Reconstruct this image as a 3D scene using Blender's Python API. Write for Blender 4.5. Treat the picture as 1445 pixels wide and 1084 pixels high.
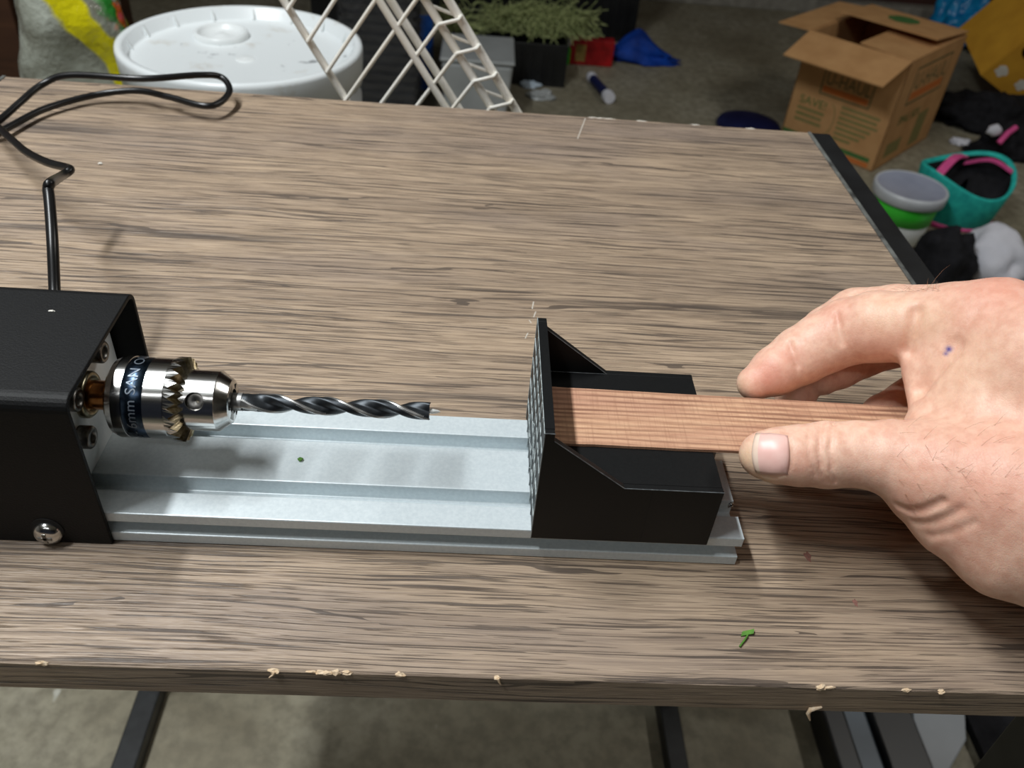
import bpy, bmesh, math, random
import numpy as np
from mathutils import Vector, Matrix, noise as mnoise

for o in list(bpy.data.objects):
    bpy.data.objects.remove(o, do_unlink=True)
scene = bpy.context.scene
C = scene.collection

# ------------------------------------------------------------------ camera
FPX = 1199.28
CAM = np.array([-0.027643, -0.203977, 0.251882])
CR = np.array([0.9970079, -0.0123294, 0.0763097])
CU = np.array([-0.0509327, 0.6378151, 0.7685036])
CW = np.array([0.0581467, 0.7700908, -0.6352788])
cam_data = bpy.data.cameras.new('camera')
cam = bpy.data.objects.new('camera', cam_data)
C.objects.link(cam)
cam_data.sensor_fit = 'HORIZONTAL'
cam_data.sensor_width = 36.0
cam_data.lens = FPX / 1445.0 * 36.0
cam_data.clip_start = 0.005
cam_data.clip_end = 50
cam.matrix_world = Matrix((
    (CR[0], CU[0], -CW[0], CAM[0]),
    (CR[1], CU[1], -CW[1], CAM[1]),
    (CR[2], CU[2], -CW[2], CAM[2]),
    (0, 0, 0, 1)))
cam_data.dof.use_dof = True
cam_data.dof.focus_distance = 0.325
cam_data.dof.aperture_fstop = 18.0
scene.camera = cam

# ------------------------------------------------------------------ world, lights, exposure
scene.view_settings.view_transform = 'Standard'
scene.view_settings.look = 'None'
scene.view_settings.exposure = 0.0
scene.view_settings.gamma = 1.0
scene.view_settings.use_curve_mapping = False
world = bpy.data.worlds.new('world')
scene.world = world
world.use_nodes = True
world.node_tree.nodes['Background'].inputs[0].default_value = (0.9, 0.95, 1.0, 1)
world.node_tree.nodes['Background'].inputs[1].default_value = 0.05


def area(name, loc, sx, sy, power, col, rot=(0, 0, 0)):
    d = bpy.data.lights.new(name, 'AREA')
    d.shape = 'RECTANGLE'
    d.size = sx
    d.size_y = sy
    d.energy = power
    d.color = col
    o = bpy.data.objects.new(name, d)
    C.objects.link(o)
    o.location = loc
    o.rotation_euler = rot
    return o


# the shop's ceiling tubes: the near one left of the bench, weaker ones further back on the right and behind the viewer
area('ceiling_tube_light', (-0.78, 0.12, 1.62), 0.10, 1.20, 45, (0.95, 0.985, 1.0))
area('ceiling_tube_light', (1.75, 0.9, 1.62), 0.10, 1.20, 15, (1.0, 0.97, 0.92))


area('ceiling_tube_light', (-0.35, -1.35, 1.62), 1.20, 0.10, 5, (0.97, 0.985, 1.0))


# ------------------------------------------------------------------ placing helpers
def at(px, py, **k):
    """photo pixel -> point in the place on the plane x=, y= or z= (metres)"""
    d = CW + CR * (px - 722.5) / FPX - CU * (py - 542.0) / FPX
    (a, v), = k.items()
    if a == 'd':
        return CAM + d * v
    i = 'xyz'.index(a)
    return CAM + d * ((v - CAM[i]) / d[i])


FLOOR = -0.83


def S(r, g, b):
    f = lambda c: ((c / 255.0 + 0.055) / 1.055) ** 2.4 if c > 10 else c / 255.0 / 12.92
    return (f(r), f(g), f(b), 1.0)


# ------------------------------------------------------------------ materials
class NT:
    def __init__(self, name):
        self.m = bpy.data.materials.new(name)
        self.m.use_nodes = True
        self.t = self.m.node_tree
        self.b = self.t.nodes['Principled BSDF']
        self._co = None

    def node(self, typ, **k):
        n = self.t.nodes.new(typ)
        for a, v in k.items():
            setattr(n, a, v)
        return n

    def link(self, a, b):
        self.t.links.new(a, b)

    def co(self, scale=(1, 1, 1), loc=(0, 0, 0), rot=(0, 0, 0)):
        if self._co is None:
            self._co = self.node('ShaderNodeTexCoord')
        mp = self.node('ShaderNodeMapping')
        mp.inputs['Scale'].default_value = scale
        mp.inputs['Location'].default_value = loc
        mp.inputs['Rotation'].default_value = rot
        self.link(self._co.outputs['Object'], mp.inputs[0])
        return mp.outputs[0]

    def noise(self, vec, scale=1.0, detail=4.0, rough=0.55, dist=0.0):
        n = self.node('ShaderNodeTexNoise')
        n.inputs['Scale'].default_value = scale
        n.inputs['Detail'].default_value = detail
        n.inputs['Roughness'].default_value = rough
        n.inputs['Distortion'].default_value = dist
        self.link(vec, n.inputs['Vector'])
        return n.outputs[0]

    def ramp(self, fac, stops, interp='LINEAR'):
        r = self.node('ShaderNodeValToRGB')
        r.color_ramp.interpolation = interp
        e = r.color_ramp.elements
        while len(e) < len(stops):
            e.new(0.5)
        for el, (p, c) in zip(e, stops):
            el.position = p
            el.color = c if hasattr(c, '__len__') else (c, c, c, 1)
        self.link(fac, r.inputs[0])
        return r.outputs[0]

    def mix(self, fac, a, b, mode='MIX'):
        n = self.node('ShaderNodeMix', data_type='RGBA', blend_type=mode)
        for sock, v in ((n.inputs[0], fac), (n.inputs[6], a), (n.inputs[7], b)):
            if isinstance(v, bpy.types.NodeSocket):
                self.link(v, sock)
            else:
                sock.default_value = v
        return n.outputs[2]

    def math(self, op, a, b=0.0, clamp=False):
        n = self.node('ShaderNodeMath', operation=op, use_clamp=clamp)
        for sock, v in ((n.inputs[0], a), (n.inputs[1], b)):
            if isinstance(v, bpy.types.NodeSocket):
                self.link(v, sock)
            else:
                sock.default_value = v
        return n.outputs[0]

    def bump(self, h, strength=0.3, dist=0.001):
        n = self.node('ShaderNodeBump')
        n.inputs['Strength'].default_value = strength
        n.inputs['Distance'].default_value = dist
        self.link(h, n.inputs['Height'])
        self.link(n.outputs[0], self.b.inputs['Normal'])

    def set(self, color=None, rough=None, metal=None, spec=None, **k):
        for nm, v in (('Base Color', color), ('Roughness', rough), ('Metallic', metal), ('Specular IOR Level', spec)):
            if v is None:
                continue
            if isinstance(v, bpy.types.NodeSocket):
                self.link(v, self.b.inputs[nm])
            else:
                self.b.inputs[nm].default_value = v
        for nm, v in k.items():
            self.b.inputs[nm.replace('_', ' ')].default_value = v
        return self.m


M = {}


def pm(name, c1, c2=None, scale=30.0, rough=0.5, metal=0.0, spec=0.5, bump=0.0, bdist=0.001, stretch=(1, 1, 1), detail=4.0, **k):
    n = NT(name)
    c2 = c2 or tuple(x * 0.75 for x in c1[:3]) + (1,)
    f = n.noise(n.co(stretch), scale, detail)
    col = n.ramp(f, [(0.32, c2), (0.68, c1)])
    if bump:
        n.bump(f, bump, bdist)
    M[name] = n.set(col, rough, metal, spec, **k)
    return M[name]


def tabletop_material(name):
    n = NT(name)
    wob = n.noise(n.co((2.5, 9, 9)), 1.0, 3)
    # bend the grain a little
    tc = n.co((1, 1, 1))
    sep = n.node('ShaderNodeSeparateXYZ')
    n.link(tc, sep.inputs[0])
    yy = n.math('ADD', sep.outputs[1], n.math('MULTIPLY', n.math('SUBTRACT', wob, 0.5), 0.022))
    yz = n.math('ADD', yy, sep.outputs[2])

    def grain(sx, sy, off, detail, rough=0.6):
        cb = n.node('ShaderNodeCombineXYZ')
        n.link(n.math('MULTIPLY', sep.outputs[0], sx), cb.inputs[0])
        n.link(n.math('MULTIPLY', yz, sy), cb.inputs[1])
        cb.inputs[2].default_value = off
        return n.noise(cb.outputs[0], 1.0, detail, rough)

    broad = grain(2.2, 40, 1.3, 5, 0.6)
    mid = grain(10, 480, 4.1, 5, 0.68)
    fine = grain(34, 1700, 7.7, 3, 0.6)
    col = n.ramp(broad, [(0.30, S(156, 137, 118)), (0.45, S(173, 152, 130)), (0.58, S(189, 166, 141)), (0.74, S(170, 150, 130))])
    col = n.mix(n.ramp(mid, [(0.38, 0.5), (0.54, 0.0)]), col, S(126, 107, 89))
    col = n.mix(n.ramp(fine, [(0.38, 0.6), (0.55, 0.0)]), col, S(112, 95, 79))
    # greyish cloudy patches
    cloud = n.noise(n.co((3, 10, 10)), 1.6, 4)
    col = n.mix(n.ramp(cloud, [(0.5, 0.0), (0.72, 0.45)]), col, S(140, 126, 118))
    # long thin dark cracks following the grain, wandering a little and broken up
    def cracks(num, wander, off, width, keep, amt):
        cb = n.node('ShaderNodeCombineXYZ')
        n.link(n.math('MULTIPLY', sep.outputs[0], 3.2), cb.inputs[0])
        n.link(n.math('MULTIPLY', yz, num * 0.55), cb.inputs[1])
        cb.inputs[2].default_value = off
        w_ = n.noise(cb.outputs[0], 1.0, 4, 0.6)
        t = n.math('ADD', n.math('MULTIPLY', yz, num), n.math('MULTIPLY', w_, wander))
        fr = n.math('ABSOLUTE', n.math('SUBTRACT', n.math('FRACT', t), 0.5))
        brk = grain(2.8, num * 0.9, off + 3.0, 4, 0.6)
        # a little thicker where the mask is strong
        wid = n.math('MINIMUM', n.math('MULTIPLY', n.math('SUBTRACT', brk, keep), 0.6), width)
        return n.math('MULTIPLY', n.math('GREATER_THAN', n.math('SUBTRACT', wid, fr), 0.0), amt)
    cr = cracks(40, 2.0, 21.0, 0.022, 0.47, 0.75)
    # short dashes in the grain, in three sizes, and feathered dark streaks
    for sx, sy, off, lo_, hi_, amt in ((11, 560, 12.0, 0.60, 0.63, 0.75), (22, 1200, 17.0, 0.585, 0.615, 0.6), (5, 250, 71.0, 0.63, 0.655, 0.8)):
        cr = n.math('MAXIMUM', cr, n.math('MULTIPLY', n.ramp(grain(sx, sy, off, 2.5, 0.55), [(lo_, 0.0), (hi_, 1.0)]), amt))
    streak = n.ramp(grain(1.7, 46, 83.0, 3, 0.5), [(0.61, 0.0), (0.66, 1.0)])
    cr = n.math('MAXIMUM', cr, n.math('MULTIPLY', streak, n.ramp(grain(14, 620, 88.0, 3, 0.6), [(0.40, 0.15), (0.56, 0.85)])))
    col = n.mix(cr, col, S(62, 54, 50))
    h = n.math('SUBTRACT', n.math('MULTIPLY', fine, 0.8), n.math('MULTIPLY', cr, 0.7))
    n.bump(h, 0.85, 0.0006)
    M[name] = n.set(col, n.ramp(fine, [(0.35, 0.55), (0.65, 0.36)]), 0.0, 0.45)


def stick_material(name):
    n = NT(name)
    tc = n.co((1, 1, 1))
    sep = n.node('ShaderNodeSeparateXYZ')
    n.link(tc, sep.inputs[0])
    wob = n.noise(n.co((9, 150, 150)), 1.0, 3)
    yy = n.math('ADD', sep.outputs[1], n.math('MULTIPLY', n.math('SUBTRACT', wob, 0.5), 0.0042))
    sn = n.math('SINE', n.math('MULTIPLY', yy, 2 * math.pi / 0.0027))
    late = n.ramp(n.math('ADD', n.math('MULTIPLY', sn, 0.5), 0.5), [(0.25, 0.0), (0.95, 1.0)])
    fb = n.noise(n.co((60, 900, 900)), 1.0, 4, 0.7)
    col = n.ramp(fb, [(0.3, S(178, 132, 104)), (0.5, S(208, 164, 132)), (0.72, S(230, 190, 154))])
    pink = n.noise(n.co((10, 50, 50)), 1.0, 3)
    col = n.mix(n.ramp(pink, [(0.4, 0.0), (0.65, 0.6)]), col, S(190, 142, 120))
    lv = n.noise(n.co((25, 260, 260)), 1.0, 3)
    col = n.mix(n.math('MULTIPLY', late, n.ramp(lv, [(0.35, 0.25), (0.65, 0.85)])), col, S(128, 88, 70))
    # saw marks across the strip
    saw = n.noise(n.co((1100, 40, 40)), 1.0, 2)
    col = n.mix(n.math('MULTIPLY', n.ramp(saw, [(0.5, 0.0), (0.68, 1.0)]), 0.3), col, S(150, 108, 86))
    n.bump(n.math('SUBTRACT', n.math('ADD', n.math('MULTIPLY', fb, 0.5), n.math('MULTIPLY', saw, 0.4)), n.math('MULTIPLY', late, 0.5)), 0.5, 0.0004)
    M[name] = n.set(col, 0.62, 0.0, 0.3)


def skin_material(name):
    n = NT(name)
    att = n.node('ShaderNodeAttribute', attribute_name='tint')
    f = n.noise(n.co((1, 1, 1)), 260.0, 4, 0.6)
    base = n.ramp(f, [(0.35, S(232, 182, 158)), (0.65, S(246, 204, 180))])
    sepc = n.node('ShaderNodeSeparateColor')
    n.link(att.outputs['Color'], sepc.inputs[0])
    col = n.mix(n.math('MULTIPLY', sepc.outputs[0], 0.75), base, S(220, 128, 108))
    col = n.mix(n.math('MULTIPLY', sepc.outputs[1], 0.7), col, S(238, 206, 168))
    col = n.mix(sepc.outputs[2], col, S(52, 58, 150))
    vor = n.node('ShaderNodeTexVoronoi', feature='DISTANCE_TO_EDGE')
    vor.inputs['Scale'].default_value = 900.0
    n.link(n.co((1, 1, 1)), vor.inputs['Vector'])
    wr = n.noise(n.co((500, 160, 160)), 1.0, 3)
    h = n.math('ADD', n.math('MULTIPLY', n.ramp(vor.outputs[0], [(0.0, 0.0), (0.12, 1.0)]), 0.5), wr)
    n.bump(h, 0.2, 0.0004)
    M[name] = n.set(col, 0.46, 0.0, 0.42, Subsurface_Weight=0.18, Subsurface_Scale=0.004)
    n.b.inputs['Subsurface Radius'].default_value = (1.0, 0.35, 0.2)


def concrete_material(name):
    n = NT(name)
    a = n.noise(n.co((1, 1, 1)), 3.0, 6, 0.6)
    b = n.noise(n.co((1, 1, 1)), 38.0, 5, 0.65)
    s = n.noise(n.co((1, 1, 1)), 16.0, 2, 0.5)
    col = n.ramp(a, [(0.3, S(120, 112, 92)), (0.5, S(148, 142, 122)), (0.72, S(168, 163, 146))])
    col = n.mix(n.ramp(b, [(0.38, 0.6), (0.6, 0.0)]), col, S(104, 98, 82))
    col = n.mix(n.ramp(s, [(0.77, 0.0), (0.79, 0.7)]), col, S(200, 200, 190))
    n.bump(b, 0.2, 0.002)
    M[name] = n.set(col, 0.6, 0.0, 0.4)


tabletop_material('tabletop_laminate')
stick_material('sawn_wood')
skin_material('skin')
concrete_material('concrete')
pm('black_printed', S(15, 16, 17), S(10, 11, 12), 900, 0.5, 0, 0.3, 0.12, 0.0003, (1, 1, 6))
pm('print_string', S(196, 206, 206), S(120, 130, 132), 400, 0.5)
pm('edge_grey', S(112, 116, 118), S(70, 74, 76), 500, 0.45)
pm('stain', S(150, 104, 92), S(122, 88, 78), 900, 0.8)
pm('scuff', S(214, 208, 198), S(190, 182, 170), 500, 0.9)
pm('powder_black', S(13, 14, 15), S(9, 9, 10), 1500, 0.55, 0, 0.25, 0.3, 0.0004)
pm('black_steel', S(34, 36, 37), S(18, 19, 20), 60, 0.42, 0.0, 0.5, 0.1)
pm('worn_black_steel', S(30, 31, 32), S(16, 16, 17), 25, 0.4, 0.0, 0.5, 0.1)
pm('bare_trim_edge', S(124, 126, 122), S(60, 60, 58), 90, 0.45, 0.2)
pm('anodised', S(216, 225, 228), S(204, 214, 218), 700, 0.40, 0.2, 0.5, 0.06, 0.0002)
pm('bright_steel', S(222, 222, 220), S(188, 188, 186), 800, 0.18, 1.0, 0.5, 0.05, 0.0001, (0.06, 1, 1))
pm('dull_steel', S(150, 148, 144), S(98, 96, 92), 500, 0.35, 1.0)
pm('blued_steel', S(74, 92, 112), S(46, 58, 76), 500, 0.25, 1.0)
pm('engraving', S(128, 138, 148), S(98, 106, 116), 500, 0.5, 0.7)
pm('gear_steel', S(196, 184, 156), S(132, 118, 88), 700, 0.28, 1.0)
pm('brass', S(208, 142, 84), S(168, 104, 52), 300, 0.25, 1.0)
pm('bearing_steel', S(190, 184, 158), S(120, 112, 86), 300, 0.3, 1.0)
pm('white_plate', S(244, 247, 247), S(230, 234, 234), 120, 0.45, 0.15)
pm('dark_hole', S(10, 10, 10), S(6, 6, 6), 100, 0.8)
pm('bit_black', S(66, 70, 74), S(44, 47, 50), 300, 0.42, 0.75)
pm('bright_tip', S(236, 236, 232), S(214, 214, 210), 300, 0.35, 0.3)
pm('bit_margin', S(196, 196, 194), S(150, 150, 148), 300, 0.35, 0.8)
pm('cord_rubber', S(20, 20, 21), S(12, 12, 13), 200, 0.33, 0, 0.5)
pm('cord_print', S(150, 150, 148), S(110, 110, 108), 200, 0.6)
pm('raw_particle', S(226, 206, 178), S(206, 176, 140), 700, 0.9)
pm('nail', S(248, 206, 194), S(242, 190, 180), 120, 0.36, 0, 0.5)
pm('nail_white', S(246, 222, 202), S(240, 210, 190), 200, 0.35, 0, 0.5)
pm('hair', S(176, 128, 96), S(150, 104, 76), 200, 0.5)
pm('leaf_green', S(96, 148, 52), S(60, 110, 34), 300, 0.6)
pm('white_crumb', S(240, 236, 228), S(214, 210, 200), 300, 0.8)
pm('bucket_white', S(224, 228, 228), S(214, 218, 218), 12, 0.35, 0, 0.5)
pm('wire_white', S(250, 248, 242), S(242, 236, 222), 20, 0.4)
pm('cardboard', S(204, 158, 108), S(188, 142, 94), 14, 0.8, 0, 0.2, 0.1)
pm('print_green', S(58, 110, 52), S(82, 118, 62), 60, 0.8)
pm('print_dark_green', S(74, 84, 52), S(96, 98, 62), 60, 0.8)
pm('print_orange', S(214, 118, 48), S(196, 110, 52), 60, 0.8)
pm('print_olive', S(128, 126, 70), S(146, 130, 82), 60, 0.8)
pm('yellow_card', S(228, 170, 52), S(210, 152, 44), 12, 0.7)
pm('print_white', S(240, 236, 224), S(220, 214, 200), 40, 0.7)
pm('blue_cloth', S(12, 72, 176), S(6, 44, 122), 14, 0.7, 0, 0.3)
pm('navy_plastic', S(30, 36, 84), S(22, 28, 66), 14, 0.45)
pm('black_cloth', S(34, 34, 38), S(18, 18, 21), 40, 0.85, 0, 0.2, 0.3, 0.004)
pm('purple_cloth', S(42, 24, 46), S(24, 14, 30), 40, 0.85, 0, 0.2, 0.3, 0.004)
pm('black_plastic', S(26, 27, 28), S(15, 16, 17), 20, 0.4)
pm('black_tray', S(18, 19, 22), S(10, 11, 13), 20, 0.22)
pm('teal_fabric', S(48, 198, 184), S(30, 164, 158), 50, 0.75, 0, 0.3, 0.2, 0.003)
pm('pink_fabric', S(232, 92, 156), S(204, 70, 136), 50, 0.75)
pm('grey_lid', S(172, 178, 196), S(150, 156, 176), 12, 0.3)
pm('pale_rim', S(206, 210, 214), S(186, 190, 196), 12, 0.3)
pm('lime_label', S(70, 214, 60), S(52, 188, 48), 12, 0.4)
pm('white_label', S(236, 238, 236), S(212, 216, 214), 12, 0.4)
pm('paper_white', S(226, 226, 234), S(204, 206, 216), 9, 0.8)
pm('pale_blue', S(190, 204, 216), S(170, 186, 200), 9, 0.5)
pm('red_pack', S(186, 22, 28), S(140, 14, 20), 25, 0.35)
pm('bright_green', S(60, 200, 50), S(40, 160, 36), 25, 0.35)
pm('bottle_blue', S(28, 104, 208), S(20, 76, 166), 25, 0.35)
pm('bag_blue', S(20, 150, 206), S(10, 112, 176), 25, 0.3, 0, 0.5, 0.4, 0.01)
pm('tub_grey', S(176, 180, 180), S(156, 160, 160), 8, 0.35)
pm('bottle_grey', S(140, 142, 136), S(110, 112, 106), 20, 0.3)
pm('dry_green', S(194, 202, 142), S(132, 146, 88), 60, 0.8)
pm('dry_straw', S(176, 146, 78), S(120, 98, 48), 60, 0.8)
pm('dark_brown_wood', S(70, 44, 28), S(50, 30, 19), 5, 0.6, 0, 0.3, 0.1, 0.002, (1, 1, 8))
pm('wall_brown', S(74, 40, 32), S(58, 32, 26), 4, 0.8)
pm('wall_grey', S(150, 146, 140), S(138, 134, 128), 3, 0.85)
pm('wall_dark', S(48, 54, 70), S(40, 44, 58), 3, 0.85)
pm('ceiling_paint', S(214, 212, 206), S(204, 202, 196), 3, 0.9)
pm('sill_grey', S(150, 146, 136), S(120, 116, 108), 20, 0.7)
pm('grey_panel', S(172, 178, 184), S(156, 162, 168), 8, 0.45)
pm('slate_panel', S(110, 122, 132), S(94, 104, 114), 8, 0.45)


# ------------------------------------------------------------------ geometry helpers
ORG = {}


class MB:
    """collects shapes (metres); build() links them as ONE mesh object"""

    def __init__(self):
        self.v, self.f, self.mi, self.sm = [], [], [], []

    def add(self, vs, fs, mi=0, smooth=False):
        b = len(self.v)
        self.v += [tuple(map(float, p)) for p in vs]
        self.f += [tuple(b + i for i in q) for q in fs]
        self.mi += [mi] * len(fs)
        self.sm += [smooth] * len(fs)
        return self

    def box(self, x0, x1, y0, y1, z0, z1, mi=0):
        return self.hexa([(x0, y0, z0), (x1, y0, z0), (x1, y1, z0), (x0, y1, z0), (x0, y0, z1), (x1, y0, z1), (x1, y1, z1), (x0, y1, z1)], mi)

    def hexa(self, p, mi=0):
        return self.add(p, [(3, 2, 1, 0), (4, 5, 6, 7), (0, 1, 5, 4), (1, 2, 6, 5), (2, 3, 7, 6), (3, 0, 4, 7)], mi)

    def prism(self, poly, a, b, axis='x', mi=0):
        """polygon in the other two axes, extruded along axis from a to b"""
        def mk(t, p):
            return {'x': (t, p[0], p[1]), 'y': (p[0], t, p[1]), 'z': (p[0], p[1], t)}[axis]
        n = len(poly)
        vs = [mk(a, p) for p in poly] + [mk(b, p) for p in poly]
        fs = [tuple(range(n))[::-1], tuple(range(n, 2 * n))] + [(i, (i + 1) % n, n + (i + 1) % n, n + i) for i in range(n)]
        return self.add(vs, fs, mi)

    def rings(self, rings, mi=0, smooth=True, cap=True, closed=True):
        vs, fs = [], []
        n = len(rings[0])
        for r in rings:
            vs += list(r)
        for k in range(len(rings) - 1):
            for i in range(n if closed else n - 1):
                j = (i + 1) % n
                fs.append((k * n + i, k * n + j, (k + 1) * n + j, (k + 1) * n + i))
        self.add(vs, fs, mi, smooth)
        if cap:
            self.add(rings[0], [tuple(range(n))[::-1]], mi)
            self.add(rings[-1], [tuple(range(n))], mi)
        return self

    def lathe(self, prof, c=(0, 0, 0), axis='z', n=48, mi=0, smooth=True, cap=True):
        """prof: (radius, t) along axis"""
        R = []
        for r, t in prof:
            ring = []
            for i in range(n):
                a = 2 * math.pi * i / n
                u, w = r * math.cos(a), r * math.sin(a)
                ring.append({'z': (c[0] + u, c[1] + w, c[2] + t), 'x': (c[0] + t, c[1] + u, c[2] + w), 'y': (c[0] + w, c[1] + t, c[2] + u)}[axis])
            R.append(ring)
        return self.rings(R, mi, smooth, cap)

    def tube(self, pts, r, n=10, mi=0, cap=True):
        pts = [Vector(p) for p in pts]
        rr = r if hasattr(r, '__len__') else [r] * len(pts)
        t0 = (pts[1] - pts[0]).normalized()
        u = t0.orthogonal().normalized()
        R = []
        for i, p in enumerate(pts):
            t = (pts[min(i + 1, len(pts) - 1)] - pts[max(i - 1, 0)]).normalized()
            u = (u - t * u.dot(t)).normalized()
            w = t.cross(u)
            R.append([tuple(p + (u * math.cos(2 * math.pi * k / n) + w * math.sin(2 * math.pi * k / n)) * rr[i]) for k in range(n)])
        return self.rings(R, mi, True, cap)

    def build(self, name, mats, parent=None, bevel=0.0, local=False, shift=None):
        me = bpy.data.meshes.new(name)
        vs = np.array(self.v)
        if parent is None:
            o0 = np.array([(vs[:, 0].min() + vs[:, 0].max()) / 2, (vs[:, 1].min() + vs[:, 1].max()) / 2, vs[:, 2].min()])
        else:
            o0 = np.zeros(3) if local else ORG.get(parent.name, np.zeros(3))
        me.from_pydata((vs - o0).tolist(), [], self.f)
        for m in (mats if isinstance(mats, (list, tuple)) else [mats]):
            me.materials.append(M[m])
        me.polygons.foreach_set('material_index', self.mi)
        me.polygons.foreach_set('use_smooth', self.sm)
        me.update()
        o = bpy.data.objects.new(name, me)
        C.objects.link(o)
        ORG[o.name] = o0
        if parent is None:
            o.location = o0
        else:
            o.parent = parent
            if not local:
                pass
        if parent is not None and not local:
            ORG[o.name] = ORG.get(parent.name, np.zeros(3))
        if bevel:
            bv = o.modifiers.new('bevel', 'BEVEL')
            bv.width = bevel
            bv.segments = 2
            bv.limit_method = 'ANGLE'
            bv.angle_limit = math.radians(40)
        return o


def tag(o, label, cat, group=None, kind=None):
    o['label'] = label
    o['category'] = cat
    if group:
        o['group'] = group
    if kind:
        o['kind'] = kind
    return o


def struct(o, label=None):
    o['kind'] = 'structure'
    if label:
        o['label'] = label
    return o


def thing(name, loc, label, cat, group=None, rotz=0.0):
    o = bpy.data.objects.new(name, None)
    C.objects.link(o)
    o.location = tuple(float(x) for x in loc)
    o.rotation_euler = (0, 0, rotz)
    o.empty_display_size = 0.02
    ORG[o.name] = np.array(loc, float)
    return tag(o, label, cat, group)


def spline(pts, n=12):
    """Catmull-Rom through pts"""
    P = [np.array(p, float) for p in pts]
    P = [2 * P[0] - P[1]] + P + [2 * P[-1] - P[-2]]
    out = []
    for i in range(1, len(P) - 2):
        p0, p1, p2, p3 = P[i - 1:i + 3]
        for k in range(n):
            t = k / n
            out.append(0.5 * (2 * p1 + (p2 - p0) * t + (2 * p0 - 5 * p1 + 4 * p2 - p3) * t * t + (3 * p1 - p0 - 3 * p2 + p3) * t ** 3))
    out.append(P[-2])
    return out


def text_mesh(s, size):
    cu = bpy.data.curves.new('txt', 'FONT')
    cu.body = s
    cu.size = size
    cu.resolution_u = 3
    o = bpy.data.objects.new('txt', cu)
    C.objects.link(o)
    bpy.context.view_layer.update()
    me = bpy.data.meshes.new_from_object(o.evaluated_get(bpy.context.evaluated_depsgraph_get()))
    vs = np.array([v.co[:] for v in me.vertices])
    fs = [tuple(p.vertices) for p in me.polygons]
    bpy.data.objects.remove(o, do_unlink=True)
    bpy.data.curves.remove(cu)
    bpy.data.meshes.remove(me)
    return vs, fs


def lump(c, rad, seed=0, amp=0.25, freq=2.0, sub=4, flat=True, rot=0.0):
    """a crumpled soft heap: displaced ball, flattened where it lies; returns verts, faces"""
    bm = bmesh.new()
    bmesh.ops.create_icosphere(bm, subdivisions=sub, radius=1.0)
    vs = []
    for v in bm.verts:
        p = v.co.copy()
        d = 1.0 + amp * mnoise.fractal(p * freq + Vector((seed * 3.1, seed * 1.7, seed)), 0.7, 2.1, 4)
        fold = 0.35 * amp * (1 - abs(mnoise.noise(p * freq * 1.3 + Vector((seed, 9.2, 4.4)))) * 2)
        p = p * (d + fold)
        q = [p.x * rad[0], p.y * rad[1], p.z * rad[2]]
        if flat and q[2] < 0:
            q[2] *= 0.08
        x, y = q[0] * math.cos(rot) - q[1] * math.sin(rot), q[0] * math.sin(rot) + q[1] * math.cos(rot)
        vs.append([c[0] + x, c[1] + y, c[2] + q[2]])
    fs = [tuple(w.index for w in f.verts) for f in bm.faces]
    bm.free()
    if flat:
        m = min(q[2] for q in vs)
        for q in vs:
            q[2] += c[2] - m + 0.0005
    return vs, fs
mm = 0.001
# ================================================================== the room
struct(MB().box(-2.6, 3.6, -2.6, 4.1, FLOOR - 0.05, FLOOR).build('floor', 'concrete'))
struct(MB().box(-2.6, 3.6, -2.6, 4.1, 1.75, 1.8).build('ceiling', 'ceiling_paint'))
struct(MB().box(-2.6, 3.6, 4.0, 4.1, FLOOR, 1.75).build('wall_back', 'wall_brown'))
struct(MB().box(-2.6, -2.5, -2.6, 4.0, FLOOR, 1.75).build('wall_left', 'wall_grey'))
struct(MB().box(3.5, 3.6, -2.6, 4.0, FLOOR, 1.75).build('wall_right', 'wall_grey'))
struct(MB().box(-2.5, 3.5, -2.6, -2.5, FLOOR, 1.75).build('wall_front', 'wall_dark'))
struct(MB().box(-2.5, 3.5, 3.93, 4.0, FLOOR, FLOOR + 0.06).build('baseboard_back', 'sill_grey', bevel=0.004))

# ================================================================== the bench
TX0, TX1, TY0, TY1, TH = -0.374, 0.2297, -0.0503, 0.427, 0.0148
table = thing('work_table', ((TX0 + TX1) / 2, (TY0 + TY1) / 2, FLOOR), 'wood-look laminate work table with black steel end frames', 'table')
# slightly uneven top edge along the front, as chipped laminate has
top = MB()
random.seed(4)
NX = 130
xs = [TX0 + (TX1 - TX0) * i / NX for i in range(NX + 1)]
ring = []
chip_x = {}
prof = []
for i, x in enumerate(xs):
    j = 0.00025 * random.random()
    prof.append((x, j))
vs, fs = [], []
for x, j in prof:
    vs += [(x, TY0, -TH), (x, TY0, -0.0007 - j), (x, TY0 + 0.0007 + j, 0), (x, TY1 - 0.0006, 0), (x, TY1, -0.0006), (x, TY1, -TH)]
for i in range(NX):
    for k in range(6):
        a, b = i * 6 + k, i * 6 + (k + 1) % 6
        fs.append((a, a + 6, b + 6, b))
fs.append(tuple(range(6)))
fs.append(tuple(NX * 6 + k for k in range(6))[::-1])
top.add(vs, fs)
tt = top.build('tabletop', 'tabletop_laminate', table)

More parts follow.
